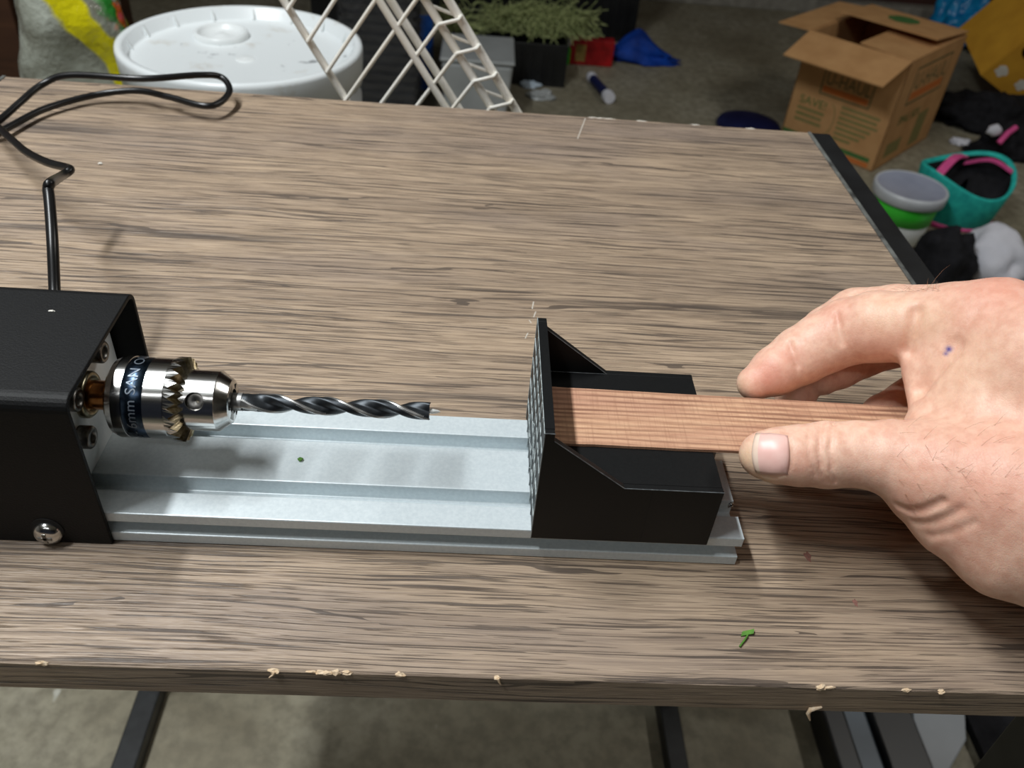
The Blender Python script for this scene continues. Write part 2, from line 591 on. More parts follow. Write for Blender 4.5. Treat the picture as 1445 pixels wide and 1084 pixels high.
# raw chips along the front edge
def chip(px, py, w, seed, hang=0.0):
    random.seed(seed)
    p = at(px, py, y=TY0)
    mb = MB()
    k = max(1, int(w / 0.003))
    for q in range(k):
        cx = p[0] + (q - (k - 1) / 2) * 0.0028 + random.uniform(-0.0006, 0.0006)
        a, b, h = random.uniform(0.0010, 0.0019), random.uniform(0.0006, 0.0014), random.uniform(0.0004, 0.0010)
        mb.add(*lump((cx, TY0 + 0.0003, -0.0006), (a, b * 0.8, h), seed * 7 + q, 0.7, 2.4, 2, False))
    if hang:
        mb.tube([(p[0], TY0 - 0.0003, -0.0003), (p[0] + hang * 0.3, TY0 - 0.0008, -0.0014), (p[0] + hang, TY0 - 0.0010, -0.0028)], [0.0005, 0.0004, 0.0002], 6)
    mb.build('edge_chip', 'raw_particle', table)


for a in ((388, 945, 0.003, 1, -0.002), (462, 947, 0.016, 2), (566, 952, 0.003, 3), (703, 957, 0.005, 4, 0.001), (1163, 973, 0.006, 5), (1277, 977, 0.003, 6),
          (1327, 979, 0.003, 7), (58, 932, 0.004, 8)):
    chip(*a)
p = at(1141, 1000, y=TY0)
MB().tube([(p[0] + 0.004, TY0 - 0.0004, p[2] + 0.0018), (p[0], TY0 - 0.001, p[2] + 0.001), (p[0] - 0.0002, TY0 - 0.0012, p[2] - 0.001),
           (p[0] + 0.0012, TY0 - 0.002, p[2] - 0.0042)], [0.0004, 0.0009, 0.0008, 0.0003], 6).build('loose_splinter', 'raw_particle', table)

# chalky scuffs on the top
for a, b in (((826, 167), (815, 196)), ((753, 426), (751, 436)), ((756, 440), (753, 448)), ((747, 452), (750, 456)), ((745, 470), (741, 478))):
    p0, p1 = at(*a, z=0.0), at(*b, z=0.0)
    w_ = np.array([0.0003, 0, 0])
    MB().hexa([tuple(q) for q in (p0 - w_, p0 + w_, p1 + w_, p1 - w_)] + [tuple(q + [0, 0, 0.00012]) for q in (p0 - w_ * 0.5, p0 + w_ * 0.6, p1 + w_ * 0.4, p1 - w_ * 0.6)]).build('scuff_mark', 'scuff', table)
for px in (838, 850, 862, 905, 980, 1060):
    p0 = at(px, 160 + (px - 725) * 0.0715, z=0.0)
    MB().add(*lump((p0[0], TY1 - 0.0006, -0.0002), (0.004, 0.0008, 0.0006), px, 0.5, 2, 2, False)).build('edge_chip', 'scuff', table)

for px, py, r in ((1140, 786, 0.0016), (1207, 851, 0.0011)):
    p0 = at(px, py, z=0.0)
    MB().add([(p0[0] + r * (1 + 0.3 * math.sin(3 * t)) * 0.8 * math.cos(t), p0[1] + r * 1.5 * (1 + 0.25 * math.cos(5 * t)) * math.sin(t), 0.00006) for t in np.linspace(0, 2 * math.pi, 17)[:-1]], [tuple(range(16))]).build('stain_mark', 'stain', table)

# end frames: flat trim bar flush with the top, uprights and a foot on the floor
for s, xa, xb in ((1, TX1, 0.2484), (-1, -0.3925, TX0)):
    e = MB().box(xa + 0.0004, xb, TY0, TY1 + 0.001, -0.030, -0.0002)
    t = e.build('edge_trim', 'worn_black_steel', table, bevel=0.0012)
    if s > 0:
        MB().box(xa + 0.0003, xa + 0.0030, TY0 + 0.001, TY1 + 0.0005, -0.003, 0.0006).build('worn_lip', 'bare_trim_edge', t, bevel=0.0004)
    else:
        MB().box(xb - 0.0030, xb - 0.0003, TY0 + 0.001, TY1 + 0.0005, -0.003, 0.0006).build('worn_lip', 'bare_trim_edge', t, bevel=0.0004)
FX = {1: (0.262, 0.288), -1: (-0.432, -0.403)}
for s in (1, -1):
    a, b = FX[s]
    MB().box(a, b, -0.03, TY1 + 0.01, FLOOR, FLOOR + 0.027).build('foot', 'black_steel', table, bevel=0.002)
    for y in (-0.028, TY1 - 0.017):
        c0 = (0.232, 0.246) if s > 0 else (-0.391, -0.377)
        # upright leans out from the end trim to the foot
        MB().hexa([(a, y, FLOOR + 0.02), (b, y, FLOOR + 0.02), (b, y + 0.026, FLOOR + 0.02), (a, y + 0.026, FLOOR + 0.02),
                   (c0[0], y, -0.028), (c0[1], y, -0.028), (c0[1], y + 0.026, -0.028), (c0[0], y + 0.026, -0.028)]).build('leg', 'black_steel', table, bevel=0.001)
MB().box(TX0 - 0.005, TX1 + 0.01, TY1 - 0.035, TY1 - 0.015, -0.040, -0.0155).build('cross_bar', 'black_steel', table)

# ================================================================== the drill rig
rig = thing('drill_rig', (-0.1, 0.03, 0.0), 'small motor drill rig with black housing, chuck and aluminium rail', 'drill rig')
X0, X1 = -0.330, 0.0790
e, g = 11.11 * mm, 7.74 * mm
W, HH = 60 * mm, 15 * mm
gd = 8.2 * mm
po = [(0, 0.0), (W, 0.0), (W, 4.6 * mm), (W - 8.0 * mm, 4.6 * mm), (W - 8.0 * mm, 10.3 * mm), (W, 10.3 * mm), (W, HH), (W - e, HH), (W - e, gd), (W - e - g, gd), (W - e - g, HH),
      (e + g, HH), (e + g, gd), (e, gd), (e, HH), (0, HH), (0, 10.3 * mm), (8.0 * mm, 10.3 * mm), (8.0 * mm, 4.6 * mm), (0, 4.6 * mm)]
po = [(y, z + 0.0002) for y, z in po]
rail = MB()
n = len(po)
vs = [(X0, y, z) for y, z in po] + [(X1, y, z) for y, z in po]
rail.add(vs, [(i, (i + 1) % n, n + (i + 1) % n, n + i) for i in range(n)][::1])
# end caps as strips, so the grooves stay open
def caps(x):
    r = []
    for y0, y1, z0, z1 in ((8.0 * mm, W - 8.0 * mm, 4.6 * mm, gd), (0, W, 0, 4.6 * mm), (0, e, 10.3 * mm, HH), (8.0 * mm, e, gd, 10.3 * mm), (W - e, W, 10.3 * mm, HH),
                           (W - e, W - 8.0 * mm, gd, 10.3 * mm), (e + g, W - e - g, gd, HH)):
        r.append(((x, y0, z0 + 0.0002), (x, y1, z0 + 0.0002), (x, y1, z1 + 0.0002), (x, y0, z1 + 0.0002)))
    return r
for q in caps(X1):
    rail.add(q, [(0, 1, 2, 3)])
for q in caps(X0):
    rail.add(q, [(3, 2, 1, 0)])
rail = rail.build('rail', 'anodised', rig)
bv = rail.modifiers.new('bevel', 'BEVEL'); bv.width = 0.00045; bv.segments = 2; bv.limit_method = 'ANGLE'
# burr left by the saw at the end of the middle web
MB().add(*lump((X1 - 0.0005, 19.6 * mm, 13.2 * mm), (0.0011, 0.0013, 0.0016), 3, 0.5, 2.5, 3, False)).build('saw_burr', 'bright_steel', rig)

# housing: a folded sheet over the motor
HX0, HX1 = -0.330, -0.1512
yo0, yo1, zt, th, rb = -1.9 * mm, 62.6 * mm, 68.3 * mm, 1.8 * mm, 5.0 * mm
out, inn = [], []
out.append((yo0, 0.0003)); inn.append((yo0 + th, 0.0003))
for k in range(7):
    a = math.pi - k / 6 * math.pi / 2
    out.append((yo0 + rb + rb * math.cos(a), zt - rb + rb * math.sin(a)))
    inn.append((yo0 + rb + (rb - th) * math.cos(a), zt - rb + (rb - th) * math.sin(a)))
for k in range(7):
    a = math.pi / 2 - k / 6 * math.pi / 2
    out.append((yo1 - rb + rb * math.cos(a), zt - rb + rb * math.sin(a)))
    inn.append((yo1 - rb + (rb - th) * math.cos(a), zt - rb + (rb - th) * math.sin(a)))
out.append((yo1, 0.0003)); inn.append((yo1 - th, 0.0003))
hs = MB()
poly = out + inn[::-1]
N = len(out)
vs = [(HX0, y, z) for y, z in poly] + [(HX1, y, z) for y, z in poly]
T = len(poly)
fs = [(i, (i + 1) % T, T + (i + 1) % T, T + i) for i in range(T)]
for i in range(N - 1):
    fs.append((T + i, T + i + 1, T + T - 2 - i, T + T - 1 - i))
    fs.append((i + 1, i, T - 1 - i, T - 2 - i))
hs.add(vs, fs)
housing = hs.build('housing', 'powder_black', rig, bevel=0.0004)
bm = bmesh.new(); bm.from_mesh(housing.data); bmesh.ops.recalc_face_normals(bm, faces=bm.faces); bm.to_mesh(housing.data); bm.free()
# side screw with a cross recess, seated in a dark hole
bp = at(66, 756, y=-0.0035)
sc = MB().lathe([(0.0052, 0.0016), (0.0052, 0.0012), (0.0048, 0.0002), (0.0040, -0.0008), (0.0028, -0.0014), (0.0012, -0.0017)], (bp[0], -0.0035, bp[2]), 'y', 28)
screw = sc.build('side_screw', 'bright_steel', housing)
for k in range(2):
    a = (0.0024, 0.0006) if k == 0 else (0.0006, 0.0024)
    MB().box(bp[0] - a[0], bp[0] + a[0], -0.00535, -0.0046, bp[2] - a[1], bp[2] + a[1]).build('screw_recess', 'dull_steel', housing)
MB().lathe([(0.0056, 0.0), (0.0056, 0.0004)], (bp[0] + 0.0002, -0.0022, bp[2] + 0.0017), 'y', 24).build('screw_hole', 'dark_hole', housing)
# far-side twin holds the cover too
MB().lathe([(0.0048, 0.0), (0.0044, 0.0012), (0.0028, 0.0022), (0.0008, 0.0026)], (bp[0], yo1, bp[2]), 'y', 24).build('side_screw', 'bright_steel', housing)
q = at(73, 439, z=zt)
MB().add(*lump((q[0], q[1], zt), (0.0010, 0.0004, 0.0003), 5, 0.5, 3, 2, False)).build('paint_fleck', 'white_crumb', housing)

# motor plate, bearing, shaft, screws
XP = -0.1622
plate = MB().box(XP - 0.003, XP, 0.0006, 0.0594, HH + 0.0003, zt - th - 0.0005).build('motor_plate', 'white_plate', rig, bevel=0.0006)
AX = (0.0300, 0.0440)  # spindle axis: y, z
MB().lathe([(0.0086, 0.0), (0.0086, 0.0020), (0.0080, 0.0027), (0.0066, 0.0027), (0.0062, 0.0012), (0.0045, 0.0010)], (XP, AX[0], AX[1]), 'x', 40).build('bearing', 'bearing_steel', rig)
MB().lathe([(0.0053, -0.012), (0.0053, 0.0122)], (XP, AX[0], AX[1]), 'x', 32).build('spindle', 'brass', rig)
for dy, dz in ((-0.0125, 0.0085), (-0.0118, -0.0098), (0.0125, 0.0098), (0.0122, -0.0095)):
    b = MB().lathe([(0.0042, 0.0), (0.0042, 0.0042), (0.0037, 0.0048), (0.0024, 0.0048), (0.0022, 0.0030)], (XP, AX[0] + dy, AX[1] + dz), 'x', 22)
    b.build('plate_screw', 'dull_steel', rig)
# motor can behind the plate
MB().lathe([(0.0250, 0.0), (0.0255, -0.003), (0.0255, -0.095), (0.023, -0.1), (0.008, -0.1)], (XP - 0.003, AX[0], AX[1] - 0.002), 'x', 40).build('motor', 'dull_steel', rig)

# ------------------------------------------------------------------ keyed chuck
RS = 0.0147
ch = MB()
ch.lathe([(0.0052, -0.1512), (0.0118, -0.1512), (0.0136, -0.1500), (RS, -0.1478), (RS, -0.1445), (RS - 0.0004, -0.1443), (RS - 0.0004, -0.1373), (RS, -0.1371), (RS, -0.1304), (RS - 0.0002, -0.1300)],
         (0, AX[0], AX[1]), 'x', 96, cap=False)
chuck = ch.build('chuck', 'bright_steel', rig)
for pl in chuck.data.polygons:
    pl.use_smooth = True
bv = chuck.modifiers.new('edge', 'EDGE_SPLIT'); bv.split_angle = math.radians(25)
MB().lathe([(RS - 0.0003, -0.1444), (RS - 0.0002, -0.1443), (RS - 0.0002, -0.1373), (RS - 0.0003, -0.1372)], (0, AX[0], AX[1]), 'x', 96, cap=False).build('marking_band', 'blued_steel', chuck)
# engraved lettering wrapped round the band
vs, fs = text_mesh('0.6 - 6mm SAN OU', 0.0050)
wd = vs[:, 0].max()
lm = MB()
phi_c = math.radians(138)   # band angle (from +y towards +z) that faces the camera
pts = []
for x, y, z in vs:
    a = phi_c + math.radians(40) - (x - wd * 0.52) / RS * 1.08
    a = phi_c - (x - wd * 0.54) / RS * 1.12
    r = RS + 0.00002
    # letters read from below upwards, their tops towards the motor
    a2 = a
    pts.append((-0.1394 - y * 1.0, AX[0] + r * math.cos(a2), AX[1] + r * math.sin(a2)))
lm.add(pts, fs)
lm.build('engraved_lettering', 'engraving', chuck)
# ring gear: crown of teeth on the front of the sleeve
NTOOTH = 26
gm = MB()
gr = []
sub = 4
prof_out, prof_in, base = [], [], []
NN = NTOOTH * sub
def tooth(k):
    u = (k % sub) / sub
    return [0.0, 0.5, 1.0, 0.5][k % sub]
ringsA, ringsB, ringsC, ringsD = [], [], [], []
for k in range(NN):
    a = 2 * math.pi * k / NN
    t = tooth(k)
    cs, sn = math.cos(a), math.sin(a)
    def pt(x, r):
        return (x, AX[0] + r * cs, AX[1] + r * sn)
    ringsA.append(pt(-0.1301, RS + 0.0002))
    ringsB.append(pt(-0.1286 + 0.0028 * t, RS + 0.0006))
    ringsC.append(pt(-0.1262 + 0.0018 * t, 0.0109))
    ringsD.append(pt(-0.1290, 0.0105))
gm.rings([ringsA, ringsB], mi=1, smooth=False, cap=False)
gm.rings([ringsB, ringsC, ringsD], mi=0, smooth=False, cap=False)
gear = gm.build('ring_gear', ['gear_steel', 'bright_steel'], chuck)
# nose with key hole
nose = MB().lathe([(0.0100, -0.1300), (0.0110, -0.1296), (0.0110, -0.1142), (0.0106, -0.1138), (0.0080, -0.1101), (0.0074, -0.1098), (0.0046, -0.1098), (0.0044, -0.1130)], (0, AX[0], AX[1]), 'x', 72, cap=True)
nose_o = nose.build('nose', 'bright_steel', chuck)
sp = nose_o.modifiers.new('edge', 'EDGE_SPLIT'); sp.split_angle = math.radians(20)
# key hole: drilled into the nose, facing the viewer
kd = Vector((0, -0.79, 0.613)).normalized()
kc = Vector((-0.1205, AX[0], AX[1])) + kd * 0.0110
ux = Vector((1, 0, 0)); uy = kd.cross(ux).normalized()
ring_k = lambda r, d_: [tuple(kc + kd * d_ + ux * (r * math.cos(2 * math.pi * k / 36)) + uy * (r * math.sin(2 * math.pi * k / 36))) for k in range(36)]
cutm = MB().rings([ring_k(0.0033, 0.004), ring_k(0.0033, -0.0022)])
cut = cutm.build('cutter', 'dull_steel', nose_o)
bmx = bmesh.new(); bmx.from_mesh(cut.data); bmesh.ops.remove_doubles(bmx, verts=bmx.verts, dist=1e-7); bmesh.ops.recalc_face_normals(bmx, faces=bmx.faces); bmx.to_mesh(cut.data); bmx.free()
bmx = bmesh.new(); bmx.from_mesh(nose_o.data); bmesh.ops.remove_doubles(bmx, verts=bmx.verts, dist=1e-7); bmesh.ops.recalc_face_normals(bmx, faces=bmx.faces); bmx.to_mesh(nose_o.data); bmx.free()
nose_o.modifiers.clear()
bl = nose_o.modifiers.new('hole', 'BOOLEAN'); bl.object = cut; bl.operation = 'DIFFERENCE'; bl.solver = 'EXACT'
bpy.context.view_layer.update()
nm_new = bpy.data.meshes.new_from_object(nose_o.evaluated_get(bpy.context.evaluated_depsgraph_get()))
nose_o.modifiers.clear()
nose_o.data = nm_new
bpy.data.objects.remove(cut, do_unlink=True)
sp = nose_o.modifiers.new('edge', 'EDGE_SPLIT'); sp.split_angle = math.radians(20)
# worn cone at the bottom of the hole
MB().rings([ring_k(0.0032, -0.0016), ring_k(0.0024, -0.0012), ring_k(0.0010, -0.0017), ring_k(0.0001, -0.0019)], cap=False).build('key_hole', 'dull_steel', chuck)
# three jaws showing in the mouth
for k in range(3):
    a = math.radians(100 + 120 * k)
    c, s_ = math.cos(a), math.sin(a)
    j = MB()
    pts = []
    for x in (-0.1120, -0.10975):
        for r, w in ((0.0034, 0.0010), (0.0066, 0.0022)):
            for sg in (-1, 1):
                pts.append((x, AX[0] + r * c - sg * w * s_, AX[1] + r * s_ + sg * w * c))
    o = [pts[i] for i in (0, 1, 3, 2, 4, 5, 7, 6)]
    j.hexa(o)
    j.build('jaw', 'dull_steel', chuck)
    a2 = a + math.radians(60)
    MB().lathe([(0.0012, 0), (0.0012, 0.00012)], (-0.1098, AX[0] + 0.0059 * math.cos(a2), AX[1] + 0.0059 * math.sin(a2)), 'x', 3).build('jaw_slot', 'dark_hole', chuck)

# ------------------------------------------------------------------ brad-point drill bit (held in the chuck)
RB = 0.00355
db = MB()
NR = 64
XA, XB = -0.1065, -0.0392
rings_, K = [], 110
pitch = 0.0385
def sect(f, depth):
    """radius round the bit: two flutes, a raised margin beside each"""
    f = f % math.pi
    if f < 0.16:
        return 1.0
    if f < 0.95:
        return 0.93
    if f < 1.05:
        return 0.90
    u = (f - 1.05) / (math.pi - 1.05)
    return 0.93 - depth * math.sin(math.pi * u) ** 0.8
mats_k = []
for k in range(K + 1):
    x = XA + (XB - XA) * k / K
    dep = 0.55 * min(1.0, max(0.0, (k - 3) / 11.0))
    R_ = RB * (1.0 if k > 6 else 0.96 + 0.04 * k / 6)
    tw = 2 * math.pi * (x - XA) / pitch + 2.1
    rings_.append([(x, AX[0] + 0 + R_ * sect(2 * math.pi * i / NR - tw, dep) * math.cos(2 * math.pi * i / NR), AX[1] + R_ * sect(2 * math.pi * i / NR - tw, dep) * math.sin(2 * math.pi * i / NR)) for i in range(NR)])
vs = [p for r in rings_ for p in r]
for k in range(K):
    x = XA + (XB - XA) * (k + 0.5) / K
    tw = 2 * math.pi * (x - XA) / pitch + 2.1
    for i in range(NR):
        f = (2 * math.pi * (i + 0.5) / NR - tw) % math.pi
        j = (i + 1) % NR
        bright = f < 0.30 or f > math.pi - 0.12
        db.f.append((k * NR + i, k * NR + j, (k + 1) * NR + j, (k + 1) * NR + i))
        db.mi.append(1 if bright or k < 9 and f < 1.05 else 0)
        db.sm.append(True)
db.v = [tuple(p) for p in vs]
db.add(rings_[-1], [tuple(range(NR))], 0)
db.lathe([(RB * 0.93, -0.1190), (RB * 0.93, XA - 0.0002), (RB * 0.95, XA)], (0, AX[0], AX[1]), 'x', 32, 1)
bit = db.build('drill_bit', ['bit_black', 'bit_margin'])
tag(bit, 'black brad-point twist drill bit held in the chuck', 'drill bit')
ctr = np.array(bit.location)
ORG[bit.name] = ctr
MB().lathe([(0.0010, XB - 0.0003), (0.0009, XB + 0.0014), (0.0006, XB + 0.0030), (0.0001, XB + 0.0040)], (0, AX[0], AX[1]), 'x', 12).build('brad_point', 'bright_tip', bit)
for s_ in (1, -1):
    a = 2 * math.pi * (XB - XA) / pitch + 2.1 + (0 if s_ > 0 else math.pi)
    c, sn = math.cos(a) * RB, math.sin(a) * RB
    MB().add([(XB - 0.0002, AX[0] + c * 0.98, AX[1] + sn * 0.98), (XB + 0.0004, AX[0] + c * 0.93, AX[1] + sn * 0.93), (XB - 0.0002, AX[0] + c * 0.6 - sn * 0.25, AX[1] + sn * 0.6 + c * 0.25),
              (XB - 0.0002, AX[0] + c * 0.6, AX[1] + sn * 0.6)], [(0, 1, 2), (1, 3, 2), (0, 3, 1), (0, 2, 3)]).build('spur', 'bit_black', bit)

# ------------------------------------------------------------------ power cord, out of the back of the housing
zc = lambda px, py, z: at(px, py, z=z)
cp = [tuple(at(80, 520, y=0.061)), tuple(at(79, 460, y=0.072)), tuple(at(77, 410, y=0.085)), tuple(at(74, 340, y=0.100)), tuple(at(70, 285, y=0.117)), tuple(at(68, 266, y=0.124)), tuple(at(72, 258, y=0.130)),
      tuple(zc(86, 249, 0.043)), tuple(zc(99, 240, 0.040)), tuple(zc(92, 236, 0.037)), tuple(zc(66, 229, 0.033)), tuple(zc(38, 215, 0.028)), tuple(zc(20, 200, 0.024)), tuple(zc(-2, 180, 0.019)),
      tuple(zc(-34, 150, 0.014)), tuple(zc(-60, 150, 0.009)), tuple(zc(-50, 180, 0.006)), tuple(zc(-10, 189, 0.0055)), tuple(zc(60, 155, 0.005)), tuple(zc(130, 135, 0.006)), tuple(zc(190, 128, 0.009)),
      tuple(zc(235, 136, 0.010)), tuple(zc(285, 149, 0.010)), tuple(zc(310, 145, 0.010)), tuple(zc(324, 127, 0.012)), tuple(zc(312, 109, 0.016)), tuple(zc(280, 106, 0.020)), tuple(zc(200, 111, 0.022)),
      tuple(zc(100, 106, 0.020)), tuple(zc(60, 119, 0.014)), tuple(zc(30, 143, 0.010)), tuple(zc(5, 165, 0.007)), tuple(zc(-40, 200, 0.005)), tuple(zc(-120, 240, 0.004))]
sp_ = spline(cp, 10)
mb = MB()
mb.tube(sp_, 0.00225, 12)
cord = mb.build('power_cord', 'cord_rubber', rig)
# tiny print along the cord where it leaves the housing
for k in range(14):
    u = 0.08 + k * 0.055
    a = Vector(cp[2]) * (1 - u) + Vector(cp[4]) * u
    tocam = (Vector(CAM) - a).normalized()
    sd = (Vector(cp[4]) - Vector(cp[2])).normalized()
    lt = sd.cross(tocam).normalized()
    c_ = a - lt * 0.0006 + tocam * 0.00205
    MB().hexa([tuple(c_ + sd * i * 0.0007 + lt * j * 0.00035 + tocam * k2 * 0.00018) for k2 in (-1, 1) for i, j in ((-1, -1), (1, -1), (1, 1), (-1, 1))]).build('print_mark', 'cord_print', cord)

# ================================================================== sliding printed fence / stop on the rail
jig = thing('printed_stop', (0.033, 0.0315, 0.0125), 'black printed plastic stop block with tall face plate on the rail', 'jig')
JY0, JY1 = -0.0016, 0.0640
JB, JT, PT = 0.0127, 0.0406, 0.0646
CK = 0.0026
blk = MB()
blk.box(0.0034, 0.0650, JY0 + CK, JY1 - CK, 0.0157, JT)
bo = blk.build('block', 'black_printed', jig)
fp = MB().box(0.0, 0.0034, JY0 + CK, JY1 - CK, 0.0157, PT).build('face_plate', 'black_printed', jig)
# the two side cheeks: skirt, gusset and plate edge printed as one flat wall
for y0, y1 in ((JY0, JY0 + CK), (JY1 - CK, JY1)):
    ck = MB()
    yy0, yy1 = y0, y1
    ck.prism([(0.0, JB), (0.0652, JB), (0.0652, JT + 0.00005), (0.0300, JT + 0.00005), (0.0034, 0.0614), (0.0034, PT), (0.0, PT)], yy0, yy1, 'y')
    c_o = ck.build('side_cheek', 'black_printed', jig, bevel=0.0003)
    bmx = bmesh.new(); bmx.from_mesh(c_o.data); bmesh.ops.recalc_face_normals(bmx, faces=bmx.faces); bmx.to_mesh(c_o.data); bmx.free()
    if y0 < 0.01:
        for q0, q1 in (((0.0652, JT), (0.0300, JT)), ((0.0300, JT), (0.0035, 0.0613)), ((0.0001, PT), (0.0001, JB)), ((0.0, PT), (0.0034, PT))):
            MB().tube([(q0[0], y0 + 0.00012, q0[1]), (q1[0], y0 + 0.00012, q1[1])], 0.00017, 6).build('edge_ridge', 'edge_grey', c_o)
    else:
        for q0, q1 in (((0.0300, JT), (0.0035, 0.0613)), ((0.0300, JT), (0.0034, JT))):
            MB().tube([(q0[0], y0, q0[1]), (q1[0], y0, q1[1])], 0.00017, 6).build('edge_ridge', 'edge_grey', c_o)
    ys = y0 - 0.00002 if y0 < 0.01 else y1 - 0.0002
    MB().box(0.0400, 0.04022, ys, ys + 0.0002, JB + 0.0004, JT - 0.0004).build('layer_seam', 'dark_hole', c_o)
# lattice of print ribs and stray strings on the face towards the drill
random.seed(9)
for k, z in enumerate((0.0240, 0.0345, 0.0455, 0.0550)):
    w = 0.0007 if k == 1 else 0.0002
    MB().box(-0.0003, 0.0, JY0 + 0.0006, JY1 - 0.0006, z - w, z + w).build('rib', 'print_string', fp)
for k, y in enumerate((0.0075, 0.0150, 0.0225, 0.0300, 0.0375, 0.0450, 0.0525)):
    w = 0.0006 if k == 1 else 0.00022
    MB().box(-0.0003, 0.0, y - w, y + w, JB + 0.001, PT - 0.001).build('rib', 'print_string', fp)
for y in (JY0 + 0.0002, JY1 - 0.0002):
    MB().box(-0.0002, 0.0, y - 0.0002, y + 0.0002, JB, PT).build('rib', 'print_string', fp)
MB().box(-0.0002, 0.0, JY0, JY1, PT - 0.0005, PT - 0.0001).build('rib', 'print_string', fp)
for k in range(7):
    y, z = random.uniform(0.008, 0.045), random.uniform(0.024, 0.056)
    pts = [(-0.0004, y, z)]
    for i in range(4):
        y += random.uniform(-0.003, 0.003); z += random.uniform(-0.003, 0.003)
        pts.append((-0.0004 - 0.0004 * random.random(), y, z))
    MB().tube(spline(pts, 4), 0.00014, 5).build('stray_string', 'print_string', fp)

# ================================================================== sawn wooden strip
sy0, sy1 = 0.0186, 0.0502
st = MB()
n = 40
x0, x1 = 0.0038, 0.178
vs, fs = [], []
random.seed(2)
for i in range(n + 1):
    x = x0 + (x1 - x0) * i / n
    j = random.uniform(-0.00012, 0.00012)
    dz = 0.0
    vs += [(x, sy0 + j, 0.0407 + dz), (x, sy0 + j, 0.0419 + dz), (x, sy1 + j * 0.5 - 0.0015 * i / n, 0.0419 + dz), (x, sy1 + j * 0.5 - 0.0015 * i / n, 0.0407 + dz)]
for i in range(n):
    for k in range(4):
        a, b = i * 4 + k, i * 4 + (k + 1) % 4
        fs.append((a, a + 4, b + 4, b))
fs += [(0, 1, 2, 3), (n * 4 + 3, n * 4 + 2, n * 4 + 1, n * 4)]
st.add(vs, fs)
bm_ = st.build('wooden_strip', 'sawn_wood')
tag(bm_, 'thin reddish-brown sawn wooden strip lying across the black stop', 'wood strip')
# ================================================================== the right hand holding the strip
def rc(P, a, b, ra, rb):
    """distance to a tapered capsule"""
    ba = b - a
    l2 = float(ba @ ba)
    t = np.clip(((P - a) @ ba) / l2, 0, 1)
    d = P - a - t[:, None] * ba
    return np.sqrt((d * d).sum(1)) - (ra + (rb - ra) * t)


def smin(a, b, k):
    h = np.clip(0.5 + 0.5 * (b - a) / k, 0, 1)
    return b + (a - b) * h - k * h * (1 - h)


def hp(px, py, d, rpx):
    """skeleton joint: photo pixel, depth in mm along the view, radius in pixels -> mm"""
    return np.array(at(px, py, d=d * 0.001)) * 1000.0, rpx * d / FPX


def chain(pts):
    return [hp(*p) for p in pts]


THUMB = chain([(1076, 642, 301.5, 32.5), (1095, 643, 301, 38.5), (1127, 643, 301, 42.5), (1166, 642, 301, 46.5), (1210, 641, 299, 46), (1258, 646, 296, 53), (1330, 668, 290, 70)])
INDEX = chain([(1065, 541, 341, 25), (1094, 524, 342, 35), (1130, 502, 343, 41), (1162, 484, 342, 43.5), (1196, 468, 340, 47), (1236, 461, 333, 50), (1285, 462, 326, 50), (1350, 462, 318, 60)])
MIDDLE = chain([(1122, 572, 362, 26), (1124, 540, 366, 34), (1142, 499, 369, 37), (1170, 471, 369, 39), (1208, 449, 366, 42), (1264, 446, 356, 44), (1350, 455, 338, 54)])
RING = chain([(1160, 532, 360, 26), (1182, 516, 364, 33), (1215, 497, 368, 36), (1250, 482, 366, 39), (1290, 474, 360, 42), (1350, 470, 348, 50)])
LITTLE = chain([(1222, 602, 352, 24), (1248, 588, 358, 32), (1282, 570, 364, 34), (1330, 540, 364, 40), (1365, 500, 356, 46)])
PALM = [
    # metacarpals to the wrist
    [(1350, 462, 318, 60), (1400, 474, 310, 82), (1480, 520, 294, 110), (1600, 600, 278, 118)],
    [(1350, 455, 335, 54), (1450, 500, 318, 88), (1600, 600, 290, 112)],
    [(1350, 470, 348, 50), (1460, 530, 332, 80), (1600, 620, 305, 100)],
    [(1365, 488, 356, 46), (1470, 560, 340, 72), (1600, 650, 312, 96)],
    # thumb metacarpal and the ball of the thumb
    [(1330, 668, 290, 70), (1420, 690, 284, 100), (1560, 730, 272, 128)],
    [(1302, 700, 296, 42), (1345, 728, 292, 58), (1420, 766, 286, 78), (1550, 790, 278, 100)],
    # web between thumb and index
    [(1318, 560, 312, 34), (1372, 560, 304, 66), (1460, 580, 296, 96)],
    [(1306, 520, 318, 30), (1350, 520, 312, 50)],
    [(1312, 606, 304, 34), (1370, 615, 298, 66)],
    # forearm
    [(1600, 640, 286, 150), (1900, 760, 262, 168), (2150, 860, 246, 178)],
]
PALM = [chain(c) for c in PALM]
_p1, _p2 = PALM[-1][-2], PALM[-1][-1]
PALM[-1].append((_p2[0] + (_p2[0] - _p1[0]) * 2.6, _p2[1] * 1.12))
WRIST_CUT = 0.290


def surf(px, py):
    """first point of the hand seen along a photo ray (mm) and its outward normal"""
    d = CW + CR * (px - 722.5) / FPX - CU * (py - 542.0) / FPX
    d = d / np.linalg.norm(d)
    t = 200.0
    for _ in range(120):
        p = CAM * 1000 + d * t
        s = hand_sdf(p[None])[0]
        t += s * 0.8
        if abs(s) < 0.01:
            break
    nn = np.array([hand_sdf((p + np.eye(3)[i] * 0.4)[None])[0] - hand_sdf((p - np.eye(3)[i] * 0.4)[None])[0] for i in range(3)])
    return p, nn / (np.linalg.norm(nn) + 1e-9)


CREASES = []     # (points Nx3 mm, depth mm, width mm)


def fing(P, ch, k):
    d = None
    for (a, ra), (b, rb) in zip(ch[:-1], ch[1:]):
        s = rc(P, a, b, ra, rb)
        d = s if d is None else smin(d, s, k)
    return d


